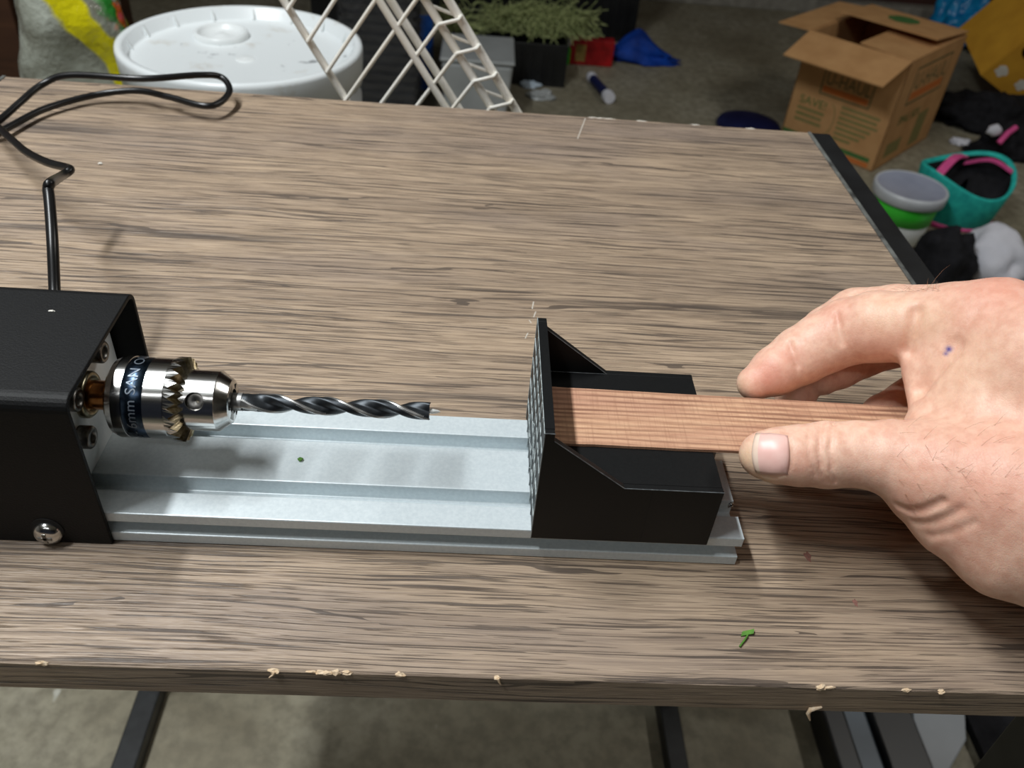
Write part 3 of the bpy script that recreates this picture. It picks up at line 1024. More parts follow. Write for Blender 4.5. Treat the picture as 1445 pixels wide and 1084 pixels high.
def hand_sdf(P):
    fu = None
    for ch in (INDEX, MIDDLE, RING, LITTLE):
        f = fing(P, ch, 1.5)
        fu = f if fu is None else smin(fu, f, 0.9)
    body = None
    for ch in PALM:
        s = fing(P, ch, 2.0)
        body = s if body is None else smin(body, s, 9.0)
    d = smin(body, fu, 4.5)
    d = smin(d, fing(P, THUMB, 2.0), 5.0)
    for pts, dep, w in CREASES:
        lo, hi = pts.min(0) - 4 * w, pts.max(0) + 4 * w
        m = np.all((P > lo) & (P < hi), axis=1)
        if not m.any():
            continue
        Q = P[m]
        best = np.full(len(Q), 1e9)
        for a, b in zip(pts[:-1], pts[1:]):
            ba = b - a
            t = np.clip(((Q - a) @ ba) / (ba @ ba + 1e-9), 0, 1)
            dd = Q - a - t[:, None] * ba
            best = np.minimum(best, (dd * dd).sum(1))
        d[m] += dep * np.exp(-best / (w * w))
    return d


def crease(pxs, dep, w):
    pts = np.array([surf(x, y)[0] for x, y in pxs])
    CR_NEW.append((pts, dep, w))


CR_NEW = []
# thumb joint folds
crease([(1141, 606), (1140, 625), (1143, 648), (1152, 672)], 0.7, 0.7)
crease([(1160, 597), (1156, 615), (1156, 640), (1160, 668), (1166, 682)], 1.2, 0.8)
crease([(1177, 594), (1174, 612), (1171, 640), (1175, 668), (1180, 682)], 1.2, 0.8)
# index joint folds
crease([(1114, 484), (1119, 499), (1126, 517)], 1.4, 1.1)
crease([(1181, 442), (1184, 463), (1189, 484)], 1.4, 1.1)
crease([(1293, 440), (1290, 458), (1286, 476), (1280, 494)], 4.5, 1.9)
# folds at the base of the thumb and at the web
crease([(1268, 715), (1285, 722), (1305, 719), (1330, 708)], 2.2, 1.2)
crease([(1290, 738), (1315, 738), (1340, 728), (1358, 718)], 0.8, 1.3)
crease([(1312, 757), (1345, 752), (1375, 738)], 0.5, 1.3)
crease([(1345, 488), (1330, 508), (1312, 530), (1299, 547)], 5.0, 3.0)
crease([(1352, 478), (1366, 462), (1378, 440)], 0.5, 1.4)
# nail fold: a shallow bed round the thumbnail
crease([(1113, 618), (1117, 630), (1117, 648), (1113, 664), (1104, 670)], 0.5, 0.8)
crease([(1080, 612), (1092, 608), (1108, 611)], 0.35, 0.8)
crease([(1076, 671), (1092, 674), (1106, 671)], 0.35, 0.8)
CREASES = CR_NEW


def surface_nets(lo, hi, h):
    nx = [int(math.ceil((hi[i] - lo[i]) / h)) + 1 for i in range(3)]
    ax = [lo[i] + h * np.arange(nx[i]) for i in range(3)]
    # coarse pass, then only the shell near the surface
    cs = 6
    cax = [a[::cs] for a in ax]
    g = np.stack(np.meshgrid(*cax, indexing='ij'), -1).reshape(-1, 3)
    cd = hand_sdf(g).reshape([len(a) for a in cax])
    idx = [np.minimum(np.round(np.arange(nx[i]) / cs).astype(int), len(cax[i]) - 1) for i in range(3)]
    D = cd[np.ix_(*idx)].astype(np.float32)
    near = np.abs(D) < cs * h * 1.35
    I = np.argwhere(near)
    for s in range(0, len(I), 400000):
        J = I[s:s + 400000]
        D[J[:, 0], J[:, 1], J[:, 2]] = hand_sdf(np.stack([ax[k][J[:, k]] for k in range(3)], -1))
    # close the forearm off at the grid border
    for k in range(3):
        sl = [slice(None)] * 3
        for e_ in (0, -1):
            sl[k] = e_
            D[tuple(sl)] = np.maximum(D[tuple(sl)], 0.5 * h)
    ins = D < 0
    c8 = [ins[i:nx[0] - 1 + i, j:nx[1] - 1 + j, k:nx[2] - 1 + k] for i in (0, 1) for j in (0, 1) for k in (0, 1)]
    cnt = sum(c.astype(np.int8) for c in c8)
    cells = np.argwhere((cnt > 0) & (cnt < 8))
    cid = -np.ones(cnt.shape, np.int32)
    cid[cells[:, 0], cells[:, 1], cells[:, 2]] = np.arange(len(cells))
    acc = np.zeros((len(cells), 3))
    num = np.zeros(len(cells))
    cor = [(i, j, k) for i in (0, 1) for j in (0, 1) for k in (0, 1)]
    for a in cor:
        for b in cor:
            if sum(b) - sum(a) == 1 and all(bb >= aa for aa, bb in zip(a, b)):
                da = D[cells[:, 0] + a[0], cells[:, 1] + a[1], cells[:, 2] + a[2]]
                db_ = D[cells[:, 0] + b[0], cells[:, 1] + b[1], cells[:, 2] + b[2]]
                m = (da < 0) != (db_ < 0)
                t = np.where(m, da / np.where(m, da - db_, 1), 0)
                p = np.array(a) + t[:, None] * (np.array(b) - np.array(a))
                acc[m] += p[m]
                num[m] += 1
    V = np.array(lo) + h * (cells + acc / num[:, None])
    F = []
    for k in range(3):
        sl0 = [slice(1, -1)] * 3
        sl1 = [slice(1, -1)] * 3
        sl0[k] = slice(0, -1)
        sl1[k] = slice(1, None)
        A, B = ins[tuple(sl0)], ins[tuple(sl1)]
        E_ = np.argwhere(A != B)
        off = np.array([1, 1, 1]); off[k] = 0
        E2 = E_ + off
        u, w = (k + 1) % 3, (k + 2) % 3
        du = np.eye(3, dtype=int)[u]; dw = np.eye(3, dtype=int)[w]
        q = [E2 - du - dw, E2 - dw, E2, E2 - du]
        ids = np.stack([cid[x[:, 0], x[:, 1], x[:, 2]] for x in q], 1)
        fl = A[E_[:, 0], E_[:, 1], E_[:, 2]]
        ids[~fl] = ids[~fl][:, ::-1]
        F.append(ids)
    return V, np.concatenate(F)


lo = np.array([70.0, -110.0, 6.0])
hi = np.array([400.0, 150.0, 165.0])
HV, HF = surface_nets(lo, hi, 0.85)
me = bpy.data.meshes.new('hand')
org = np.array([0.150, 0.02, 0.03])
me.from_pydata((HV * 0.001 - org).tolist(), [], HF.tolist())
me.polygons.foreach_set('use_smooth', [True] * len(HF))
me.materials.append(M['skin'])
# natural flushes, paler pads and an ink mark, kept as vertex tints
tint = np.zeros((len(HV), 4), np.float32)
tint[:, 3] = 1


def blush(chn, px, py, r, amt):
    p, _ = surf(px, py)
    d = ((HV - p) ** 2).sum(1)
    tint[:, chn] = np.maximum(tint[:, chn], amt * np.exp(-d / (r * r)))


for a in ((1085, 530, 8, 0.75), (1110, 505, 6, 0.5), (1180, 440, 8, 0.4), (1235, 480, 9, 0.25), (1416, 400, 22, 0.55), (1330, 660, 18, 0.3), (1400, 690, 20, 0.4), (1395, 640, 16, 0.35), (1130, 655, 5, 0.35),
          (1350, 760, 14, 0.3), (1290, 715, 8, 0.35)):
    blush(0, *a)
for a in ((1052, 650, 6, 0.9), (1075, 676, 6, 0.8), (1042, 548, 4, 0.8), (1250, 440, 9, 0.5), (1310, 450, 9, 0.45), (1360, 520, 14, 0.35), (1290, 470, 5, 0.4)):
    blush(1, *a)
blush(2, 1339, 493, 1.1, 1.0)
blush(2, 1335, 499, 0.8, 0.8)
ca = me.color_attributes.new('tint', 'FLOAT_COLOR', 'POINT')
ca.data.foreach_set('color', tint.ravel())
me.update()
hand = bpy.data.objects.new('hand', me)
C.objects.link(hand)
hand.location = org.tolist()
ORG['hand'] = org
tag(hand, "person's bare right hand pinching the wooden strip between thumb and index finger", 'hand')

# thumbnail: a thin curved plate on the thumb
gx, gy = 12, 12
grid, gn = [], []
for i in range(gx + 1):
    for j in range(gy + 1):
        u, v = i / gx * 2 - 1, j / gy * 2 - 1
        # squarish outline, rounder towards the tip (left)
        e_ = 1 - 0.10 * max(0, -u) * v * v * 2.2 - 0.03 * v * v
        px = 1087.5 + 26.5 * u * (1 - 0.10 * v * v * (1.0 if u > 0 else 2.2))
        py = 641 + 29.0 * v * (1 - 0.06 * (u * u))+ 1.5 * u
        p, nn = surf(px, py)
        lift = 0.55 * (1 - 0.55 * max(abs(u), abs(v)) ** 4)
        grid.append(p + nn * lift)
        gn.append(nn)
grid, gn = np.array(grid), np.array(gn)
nm = MB()
allv = list((grid) * 0.001) + list((grid - gn * 0.75) * 0.001)
n1 = (gx + 1) * (gy + 1)
idx = lambda i, j: i * (gy + 1) + j
fs, mi = [], []
for i in range(gx):
    for j in range(gy):
        q = (idx(i, j), idx(i, j + 1), idx(i + 1, j + 1), idx(i + 1, j))
        fs.append(q); mi.append(1 if i < 2 else 0)
        fs.append(tuple(n1 + t for t in q[::-1])); mi.append(0)
for i in range(gx):
    for j in (0, gy):
        fs.append((idx(i, j), idx(i + 1, j), n1 + idx(i + 1, j), n1 + idx(i, j))); mi.append(1)
for j in range(gy):
    for i in (0, gx):
        fs.append((idx(i, j), idx(i, j + 1), n1 + idx(i, j + 1), n1 + idx(i, j))); mi.append(1)
nm.add(allv, fs, 0, True)
nm.mi = mi
nail = nm.build('thumbnail', ['nail', 'nail_white'], hand)
bm = bmesh.new(); bm.from_mesh(nail.data); bmesh.ops.recalc_face_normals(bm, faces=bm.faces); bm.to_mesh(nail.data); bm.free()

# fine hairs on the back of the hand and wrist
random.seed(21)
hm = MB()
def hair(px, py, dx, dy, ln):
    p, nn = surf(px, py)
    dr = CR * dx - CU * dy
    dr = dr - nn * (dr @ nn)
    dr = dr / (np.linalg.norm(dr) + 1e-9)
    pts = [(p + nn * (ln * 0.42 * math.sin(t * 1.5)) + dr * ln * t) * 0.001 for t in (0, 0.33, 0.66, 1.0)]
    hm.tube([tuple(q) for q in pts], [0.000035, 0.000035, 0.00003, 0.00001], 4, cap=False)
for k in range(50):
    hair(random.uniform(1265, 1440), random.uniform(600, 720), random.uniform(0.2, 1), random.uniform(-0.6, 0.5), random.uniform(3, 7))
for k in range(24):
    hair(random.uniform(1262, 1330), random.uniform(407, 412), random.uniform(-1, 0.4), random.uniform(-1, -0.3), random.uniform(2, 5))
for a in ((1308, 406, -0.2, -1, 5), (1312, 405, 0.9, -0.8, 11)):
    hair(*a)
hr = hm.build('fine_hair', 'hair', hand)
hr['kind'] = 'stuff'
# ================================================================== crumbs on the bench
q = at(1052, 902, z=0.0)
lf = MB()
lf.tube([q + [-0.003, -0.0035, 0.0006], q + [-0.0006, -0.0008, 0.0008], q + [0.0008, 0.001, 0.001]], 0.00035, 6)
lf.hexa([tuple(q + v) for v in ([-0.0016, 0.0008, 0.0002], [0.0030, 0.0016, 0.0006], [0.0036, 0.0034, 0.0008], [-0.0008, 0.0024, 0.0004],
                                [-0.0016, 0.0008, 0.0006], [0.0030, 0.0016, 0.0012], [0.0036, 0.0034, 0.0014], [-0.0008, 0.0024, 0.0010])])
tag(lf.build('leaf_fragment', 'leaf_green'), 'tiny green leaf sprig near the front edge of the table', 'leaf')
q = at(424, 650, z=0.0152)
tag(MB().add(*lump((q[0], q[1], 0.0153), (0.0011, 0.0009, 0.0006), 2, 0.4, 2, 2)).build('green_crumb', 'leaf_green'), 'tiny green crumb on the aluminium rail', 'crumb')
q = at(142, 232, z=0.0)
tag(MB().add(*lump((q[0], q[1], 0.0), (0.0012, 0.0008, 0.0007), 4, 0.4, 2, 2)).build('white_crumb', 'white_crumb'), 'tiny white crumb on the tabletop beside the cord', 'crumb')

# ================================================================== buckets behind the bench
LIDZ = -0.103
bc = at(341, 57, z=LIDZ)
BS = 0.937
def bucket(zb, lab):
    t = thing('bucket', (bc[0], bc[1], zb), lab, 'bucket', 'stacked white buckets')
    h = 0.352
    MB().lathe([(r_ * BS, t_) for r_, t_ in [(0.122, 0.0), (0.128, 0.004), (0.136, h * 0.72), (0.150, h * 0.72), (0.150, h * 0.72 + 0.004), (0.138, h * 0.72 + 0.006), (0.139, h * 0.86), (0.149, h * 0.86), (0.149, h * 0.88), (0.140, h * 0.89),
                (0.141, h), (0.137, h), (0.132, h * 0.5), (0.124, 0.01), (0.0, 0.01)]], (bc[0], bc[1], zb), 'z', 72, cap=False).build('body', 'bucket_white', t)
    return t
bucket(FLOOR, 'white plastic bucket under the lidded one')
ub = bucket(FLOOR + 0.355, 'lidded white plastic bucket behind the table')
lz = FLOOR + 0.355 + 0.352
n_ = NT('lid_white')
f_ = n_.noise(n_.co((1, 1, 1)), 26, 5, 0.6)
s_ = n_.noise(n_.co((1, 1, 1), (3, 1, 2)), 40, 3)
col_ = n_.mix(n_.ramp(f_, [(0.60, 0.0), (0.72, 0.55)]), S(218, 223, 224), S(186, 178, 164))
col_ = n_.mix(n_.ramp(s_, [(0.67, 0.0), (0.72, 0.7)]), col_, S(90, 92, 96))
M['lid_white'] = n_.set(col_, 0.3, 0.0, 0.5)
lid = MB().lathe([(r_ * BS, t_) for r_, t_ in [(0.146, -0.024), (0.1505, -0.022), (0.1525, 0.014), (0.1515, 0.0185), (0.147, 0.0200), (0.141, 0.0185), (0.1385, 0.006), (0.134, 0.0045), (0.0, 0.0045)]], (bc[0], bc[1], lz), 'z', 96, cap=False).build('lid', 'lid_white', ub)
for k in range(16):
    a = 2 * math.pi * (k + 0.3) / 16
    c_, s2 = math.cos(a), math.sin(a)
    pts = []
    for r, z0, z1 in ((0.134 * BS, 0.0045, 0.006), (0.1405 * BS, 0.0045, 0.0175)):
        for sg in (-1, 1):
            for z in (z0, z1):
                pts.append((bc[0] + r * c_ - sg * 0.0014 * s2, bc[1] + r * s2 + sg * 0.0014 * c_, lz + z))
    MB().hexa([pts[i] for i in (0, 2, 6, 4, 1, 3, 7, 5)]).build('rib', 'bucket_white', lid)
p2 = at(313, 52, z=lz + 0.004)
MB().lathe([(0.034, 0.0), (0.033, 0.006), (0.030, 0.008), (0.027, 0.006), (0.026, 0.002), (0.010, 0.0015), (0.006, 0.004), (0.0, 0.0042)], (p2[0], p2[1], lz + 0.004), 'z', 48, cap=False).build('spout_cap', 'bucket_white', lid)
p2 = at(346, 84, z=lz + 0.004)
MB().lathe([(0.012, 0.0), (0.010, 0.0018), (0.007, 0.0012), (0.003, 0.0024), (0.0, 0.0026)], (p2[0], p2[1], lz + 0.004), 'z', 32, cap=False).build('moulding_boss', 'bucket_white', lid)

# ================================================================== printed clear bag and cabinet on the left
n_ = NT('printed_bag')
tc = n_.node('ShaderNodeTexCoord')
sep = n_.node('ShaderNodeSeparateXYZ')
n_.link(tc.outputs['Object'], sep.inputs[0])
wob = n_.math('MULTIPLY', n_.math('SUBTRACT', n_.noise(n_.co((1, 1, 1)), 9, 3), 0.5), 0.05)
band = n_.math('ADD', n_.math('ADD', sep.outputs[0], n_.math('MULTIPLY', sep.outputs[2], 0.62)), wob)
lf_ = n_.noise(n_.co((1, 1, 1)), 34, 4, 0.6)
basec = n_.ramp(n_.noise(n_.co((1, 1, 1)), 14, 3), [(0.35, S(112, 112, 98)), (0.65, S(190, 196, 184))])
veg = n_.ramp(n_.noise(n_.co((1, 1, 1), (5, 5, 5)), 22, 2), [(0.40, S(196, 70, 110)), (0.47, S(206, 96, 40)), (0.52, S(36, 110, 40)), (0.70, S(60, 150, 60))])
col_ = n_.mix(n_.ramp(band, [(0.4695, 0.0), (0.4700, 1.0), (0.5070, 1.0), (0.5075, 0.0)]), basec, S(206, 196, 20))
col_ = n_.mix(n_.math('MULTIPLY', n_.ramp(band, [(0.512, 0.0), (0.518, 1.0), (0.60, 1.0), (0.62, 0.0)]), n_.ramp(lf_, [(0.44, 0.0), (0.5, 1.0)])), col_, veg)
n_.bump(lf_, 0.5, 0.01)
M['printed_bag'] = n_.set(col_, 0.2, 0.0, 0.6)
g0 = at(98, 60, y=0.93)
mb = MB()
R_ = []
K, NN_ = 46, 40
for k in range(K + 1):
    t = k / K
    z = FLOOR + 0.0006 + (g0[2] + 0.10 - FLOOR) * t
    wx = 0.088 * (1 - 0.3 * abs(2 * t - 0.9) ** 3) * (1.0 if t < 0.93 else 1 - (t - 0.93) * 4)
    rg = []
    for i in range(NN_):
        a = 2 * math.pi * i / NN_
        x, y = math.cos(a), math.sin(a)
        s = 1 + 0.20 * mnoise.fractal(Vector((x * 1.3, y * 1.3, t * 9)), 0.8, 2.0, 4)
        rg.append((g0[0] + wx * s * x + 0.012 * math.sin(t * 9), g0[1] + 0.06 * s * y, z))
    R_.append(rg)
mb.rings(R_)
tag(mb.build('plastic_bag', 'printed_bag'), 'clear plastic bag with yellow band and vegetable print left of the bucket', 'bag')

cab = thing('cabinet', tuple(at(-10, 60, y=1.25)[:2]) + (FLOOR,), 'dark brown wooden cabinet at the far left behind the table', 'cabinet')
cx, cy = at(45, 60, y=1.25)[0], 1.25
MB().box(cx - 0.70, cx, cy, cy + 0.45, FLOOR + 0.0005, 0.35).build('body', 'dark_brown_wood', cab, bevel=0.004)
for k in range(2):
    d_ = MB().box(cx - 0.69 + 0.345 * k, cx - 0.355 + 0.345 * k, cy - 0.018, cy - 0.0005, FLOOR + 0.06, 0.34).build('door', 'dark_brown_wood', cab, bevel=0.003)
    MB().tube([(cx - (0.37 if k == 0 else 0.33), cy - 0.018, -0.25), (cx - (0.37 if k == 0 else 0.33), cy - 0.045, -0.25), (cx - (0.37 if k == 0 else 0.33), cy - 0.045, -0.15),
               (cx - (0.37 if k == 0 else 0.33), cy - 0.018, -0.15)], 0.005, 8).build('handle', 'dull_steel', d_)

# ================================================================== white wire rack leaning behind the bench
RY = 0.462
A1, B1 = at(400, 0, y=RY), at(488, 140, y=RY)
dirb = (B1 - A1) / np.linalg.norm(B1 - A1)
rack = thing('wire_rack', (0.35, RY, FLOOR), 'white wire rack leaning behind the table in front of the bucket', 'rack')
def bar_pts(px0, px1, y, up=0.12):
    a, b = at(*px0, y=y), at(*px1, y=y)
    d = (b - a) / np.linalg.norm(b - a)
    t0 = a - d * up
    tt_ = (FLOOR + 0.006 - a[2]) / d[2]
    return t0, a + d * tt_, a, d
bars = [((400, 0), (488, 140), RY, 0.0030), ((535, 0), (628, 150), RY - 0.004, 0.0029), ((551, 0), (647, 152), RY + 0.02, 0.0032), ((600, 0), (697, 158), RY, 0.0032), ((633, 0), (731, 160), RY + 0.0, 0.0034)]
lines = []
for p0, p1, y, r in bars:
    a, b, s, d = bar_pts(p0, p1, y)
    MB().tube([a, b], r, 10).build('rail_bar', 'wire_white', rack)
    lines.append((s, d))
# cross wires from the outer bar to the lip, and the lip's zigzag
w0 = at(488, 140, y=RY)
e4 = at(586, 0, y=RY)
# where the wire through (488,140)-(586,0) meets bar four
s0, d0 = lines[0]
s4, d4 = lines[3]
s5, d5 = lines[4]
t_ref = float((w0 - s0) @ d0)
wd_ = (e4 - w0) / np.linalg.norm(e4 - w0)
def hit(p, d, s, e_):
    A_ = np.array([[d[0], -e_[0]], [d[2], -e_[2]]])
    r = np.linalg.solve(A_, np.array([s[0] - p[0], s[2] - p[2]]))
    return p + d * r[0], r[1]
step = 0.0255
for k in range(-7, 30):
    p = s0 + d0 * (t_ref + k * step)
    q4, u4 = hit(p, wd_, s4, d4)
    if q4[2] < FLOOR + 0.02 or p[2] < FLOOR + 0.02:
        continue
    dz = np.array([0, -0.0042, 0])
    MB().tube([p + dz, q4 + dz], 0.0016, 7).build('cross_wire', 'wire_white', rack)
    q5 = s5 + d5 * (u4 - 0.004)
    MB().tube([q4 + dz, q5 + dz, q5 + wd_ * 0.004 + dz], 0.0015, 7).build('lip_wire', 'wire_white', rack)
    q6 = s4 + d4 * (u4 - 0.014)
    MB().tube([q5 - dz * 0.5, q6 - dz * 0.5], 0.0014, 7).build('lip_wire', 'wire_white', rack)

# ================================================================== things on the floor behind, left to right
# stack of black trays wrapped in clear film
tp = at(536, 150, y=2.30)
pk = thing('tray_pack', (tp[0], 2.40, FLOOR), 'stack of black plastic trays in glossy clear wrap', 'tray stack')
tw = 0.112
rows = 21
for k in range(rows):
    z = FLOOR + 0.0006 + k * 0.028
    w2 = tw * (1.0 if k % 2 else 0.985)
    MB().hexa([(tp[0] - w2 * 0.9, 2.31, z), (tp[0] + w2 * 0.9, 2.31, z), (tp[0] + w2 * 0.9, 2.49, z), (tp[0] - w2 * 0.9, 2.49, z),
               (tp[0] - w2, 2.30, z + 0.024), (tp[0] + w2, 2.30, z + 0.024), (tp[0] + w2, 2.50, z + 0.024), (tp[0] - w2, 2.50, z + 0.024)]).build('tray', 'black_tray', pk, bevel=0.003)
n_ = NT('clear_film')
f_ = n_.noise(n_.co((1, 1, 0.5)), 16, 5, 0.7)
n_.bump(f_, 1.0, 0.03)
n_.set((0.95, 0.97, 1, 1), 0.12, 0.0, 0.8, Alpha=0.05)
M['clear_film'] = n_.m
fm = MB()
R_ = []
for k in range(40):
    z = FLOOR + 0.001 + 0.60 * k / 39
    rg = []
    for i in range(48):
        a = 2 * math.pi * i / 48
        ca_, sa_ = math.cos(a), math.sin(a)
        pw = 0.35
        x = math.copysign(abs(ca_) ** pw, ca_)
        y = math.copysign(abs(sa_) ** pw, sa_)
        s = 1.03 + 0.05 * mnoise.fractal(Vector((x * 2, y * 2, z * 12)), 0.8, 2.0, 3)
        rg.append((tp[0] + (tw + 0.004) * s * x, 2.40 + 0.106 * s * y, z))
    R_.append(rg)
fm.rings(R_, cap=False)
fm.build('wrap_film', 'clear_film', pk)

# bottle with a blue label
p = at(597, 140, z=FLOOR)
by = 2.62
bx = at(597, 100, y=by)[0]
bt = thing('bottle', (bx, by, FLOOR), 'tall bottle with a blue label behind the wire rack', 'bottle')
MB().lathe([(0.028, 0.0006), (0.031, 0.004), (0.031, 0.27), (0.024, 0.30), (0.013, 0.315), (0.013, 0.345), (0.0, 0.346)], (bx, by, FLOOR), 'z', 32, cap=False).build('body', 'bottle_grey', bt)
MB().lathe([(0.0314, 0.02), (0.0318, 0.022), (0.0318, 0.255), (0.0314, 0.257)], (bx, by, FLOOR), 'z', 32, cap=False).build('label', 'bottle_blue', bt)
MB().lathe([(0.016, 0.335), (0.016, 0.365), (0.0, 0.366)], (bx, by, FLOOR), 'z', 24).build('cap', 'white_label', bt)

# pale translucent tub
ty = 2.36
ta, tb = at(622, 100, y=ty)[0], at(722, 130, y=ty)[0]
tz = at(665, 84, y=ty)[2]
tcx, thw = (ta + tb) / 2, (tb - ta) / 2
tub = thing('plastic_tub', (tcx, ty + 0.12, FLOOR), 'pale grey plastic tub behind the wire rack', 'tub')
MB().hexa([(tcx - thw * 0.86, ty + 0.01, FLOOR + 0.0006), (tcx + thw * 0.86, ty + 0.01, FLOOR + 0.0006), (tcx + thw * 0.86, ty + 0.22, FLOOR + 0.0006), (tcx - thw * 0.86, ty + 0.22, FLOOR + 0.0006),
           (tcx - thw, ty, tz - 0.012), (tcx + thw, ty, tz - 0.012), (tcx + thw, ty + 0.23, tz - 0.012), (tcx - thw, ty + 0.23, tz - 0.012)]).build('body', 'tub_grey', tub, bevel=0.012)
MB().box(tcx - thw - 0.004, tcx + thw + 0.004, ty - 0.004, ty + 0.234, tz - 0.012, tz).build('lid', 'tub_grey', tub, bevel=0.005)

# black crates with dried plants on top
def crate(x0, x1, y0, y1, h, lab):
    t = thing('plastic_crate', ((x0 + x1) / 2, (y0 + y1) / 2, FLOOR), lab, 'crate', 'black plastic crates')
    w = 0.008
    zb = FLOOR + 0.0006
    for a in ((x0, x1, y0, y0 + w), (x0, x1, y1 - w, y1), (x0, x0 + w, y0 + w, y1 - w), (x1 - w, x1, y0 + w, y1 - w)):
        MB().box(a[0], a[1], a[2], a[3], zb, zb + h).build('side_panel', 'black_plastic', t, bevel=0.002)
    MB().box(x0 + w, x1 - w, y0 + w, y1 - w, zb, zb + 0.008).build('bottom', 'black_plastic', t)
    k = int((x1 - x0) / 0.035)
    for i in range(1, k):
        x = x0 + (x1 - x0) * i / k
        MB().box(x - 0.004, x + 0.004, y0 - 0.006, y0, zb + 0.02, zb + h - 0.02).build('rib', 'black_plastic', t)
    return t
gx0, gx1 = at(640, 90, y=2.75)[0], at(800, 90, y=2.75)[0]
gz = at(760, 62, y=2.75)[2]
crate(gx0 - 0.02, gx1, 2.75, 3.10, gz - FLOOR, 'black ribbed crate under the dried green plants')
hx0, hx1 = at(440, 30, y=3.3)[0], at(900, 20, y=3.3)[0]
crate(hx0, hx1, 3.30, 3.80, 0.75, 'large black crate at the back behind the dried plants')

def strands(name, c, rad, count, ln, m, lab, seed, droop):
    random.seed(seed)
    mb = MB()
    for k in range(count):
        a, r = random.uniform(0, 2 * math.pi), math.sqrt(random.random())
        p = np.array([c[0] + rad[0] * r * math.cos(a), c[1] + rad[1] * r * math.sin(a), c[2] + rad[2] * random.random()])
        d = np.array([random.uniform(-1, 1), random.uniform(-1, 0.4), random.uniform(-0.3, 0.5)])
        pts = [p]
        for i in range(5):
            d = d + np.array([random.uniform(-0.5, 0.5), random.uniform(-0.5, 0.5), random.uniform(-0.5, 0.4) - droop])
            p = p + d / np.linalg.norm(d) * ln / 5
            if p[1] > c[1] - 0.13:
                p[2] = max(p[2], c[2] + 0.002)
            pts.append(p)
        mb.tube(spline(pts, 2), 0.0015, 4, cap=False)
    o = mb.build(name, m)
    return tag(o, lab, 'dried plant', None, 'stuff')
sc_ = at(762, 42, y=2.80)
strands('dried_herbs', (sc_[0], 2.93, gz), (0.17, 0.07, 0.06), 1000, 0.10, 'dry_green', 'tangled dried green plants lying on the black crate', 3, 0.10)
sc2 = at(690, 6, y=3.15)
strands('dried_straw', (sc2[0], 3.40, FLOOR + 0.755), (0.30, 0.10, 0.05), 380, 0.18, 'dry_straw', 'yellow dried straw on the crate at the back', 5, 0.12)
sc3 = at(640, 20, y=2.85)
strands('dried_stalks', (sc3[0], 2.84, gz + 0.02), (0.06, 0.05, 0.06), 90, 0.20, 'dry_green', 'dark green dried stalks hanging beside the wire rack', 8, 0.35)

# red packet, green bottle, blue cloth
rp = at(832, 93, z=FLOOR)
rw = 0.083
pkt = thing('red_packet', (rp[0], rp[1], FLOOR), 'red cardboard packet on the floor beside the blue cloth', 'packet')
MB().box(rp[0] - rw, rp[0] + rw, rp[1], rp[1] + 0.05, FLOOR + 0.0006, FLOOR + 0.092).build('box', 'red_pack', pkt, bevel=0.003)
MB().box(rp[0] - rw * 0.7, rp[0] - rw * 0.25, rp[1] - 0.0006, rp[1], FLOOR + 0.015, FLOOR + 0.075).build('print', 'dry_straw', pkt)
gp = at(799, 90, z=FLOOR)
gb = thing('green_bottle', (gp[0], gp[1], FLOOR), 'small bright green bottle beside the red packet', 'bottle')
MB().lathe([(0.010, 0.0006), (0.012, 0.003), (0.012, 0.055), (0.006, 0.065), (0.006, 0.07)], (gp[0], gp[1], FLOOR), 'z', 20).build('body', 'bright_green', gb)
MB().lathe([(0.008, 0.066), (0.008, 0.086), (0.006, 0.088)], (gp[0], gp[1], FLOOR), 'z', 20).build('cap', 'white_label', gb)
bp_ = at(905, 90, z=FLOOR)
v_, f_ = lump((bp_[0], bp_[1] + 0.06, FLOOR), (0.128, 0.075, 0.105), 7, 0.42, 1.3, 4)
mb = MB()
v_ = [(x + 0.0, y, FLOOR + (z - FLOOR) * 0.62 * (1.25 - 1.1 * abs(x - bp_[0] + 0.03) / 0.17 if abs(x - bp_[0] + 0.03) < 0.17 else 0.15)) for x, y, z in v_]
mb.add(v_, f_, 0, True)
tag(mb.build('blue_cloth', 'blue_cloth'), 'bright blue crumpled cloth heap on the floor', 'cloth')

# small two-ended vial lying on the floor, scraps by the crate
va, vb = at(833, 107, z=FLOOR + 0.02), at(860, 138, z=FLOOR + 0.02)
vd = vb - va
vial = thing('small_vial', tuple((va + vb) / 2 * [1, 1, 0] + [0, 0, FLOOR]), 'small dark blue vial with white ends lying on the floor', 'vial')
MB().tube([va + vd * 0.15, va + vd * 0.85], 0.016, 14).build('body', 'navy_plastic', vial)
for a, b, r in ((0.0, 0.16, 0.019), (0.84, 1.02, 0.022)):
    MB().tube([va + vd * a, va + vd * (a + b) / 2, va + vd * b], [r * 0.8, r, r * 0.9], 14).build('cap', 'paper_white', vial)
for k, (x, y, s) in enumerate(((748, 122, 0.022), (765, 138, 0.03))):
    c0 = at(x, y, z=FLOOR)
    tag(MB().add(*lump((c0[0], c0[1], FLOOR), (s * 1.4, s, s * 0.7), 11 + k, 0.5, 2, 3)).build('paper_scrap', ['pale_blue', 'tub_grey'][k]), ['small pale blue paper scrap next to the black crate', 'grey crumpled paper scrap close to the table edge'][k], 'scrap')

# navy disc
c0 = at(1056, 182, z=FLOOR)
tag(MB().lathe([(0.105, 0.0006), (0.108, 0.006), (0.100, 0.020), (0.06, 0.032), (0.0, 0.035)], (c0[0], c0[1] + 0.01, FLOOR), 'z', 48, cap=False).build('navy_bowl', 'navy_plastic'), 'navy blue upturned bowl on the floor left of the cardboard box', 'bowl')

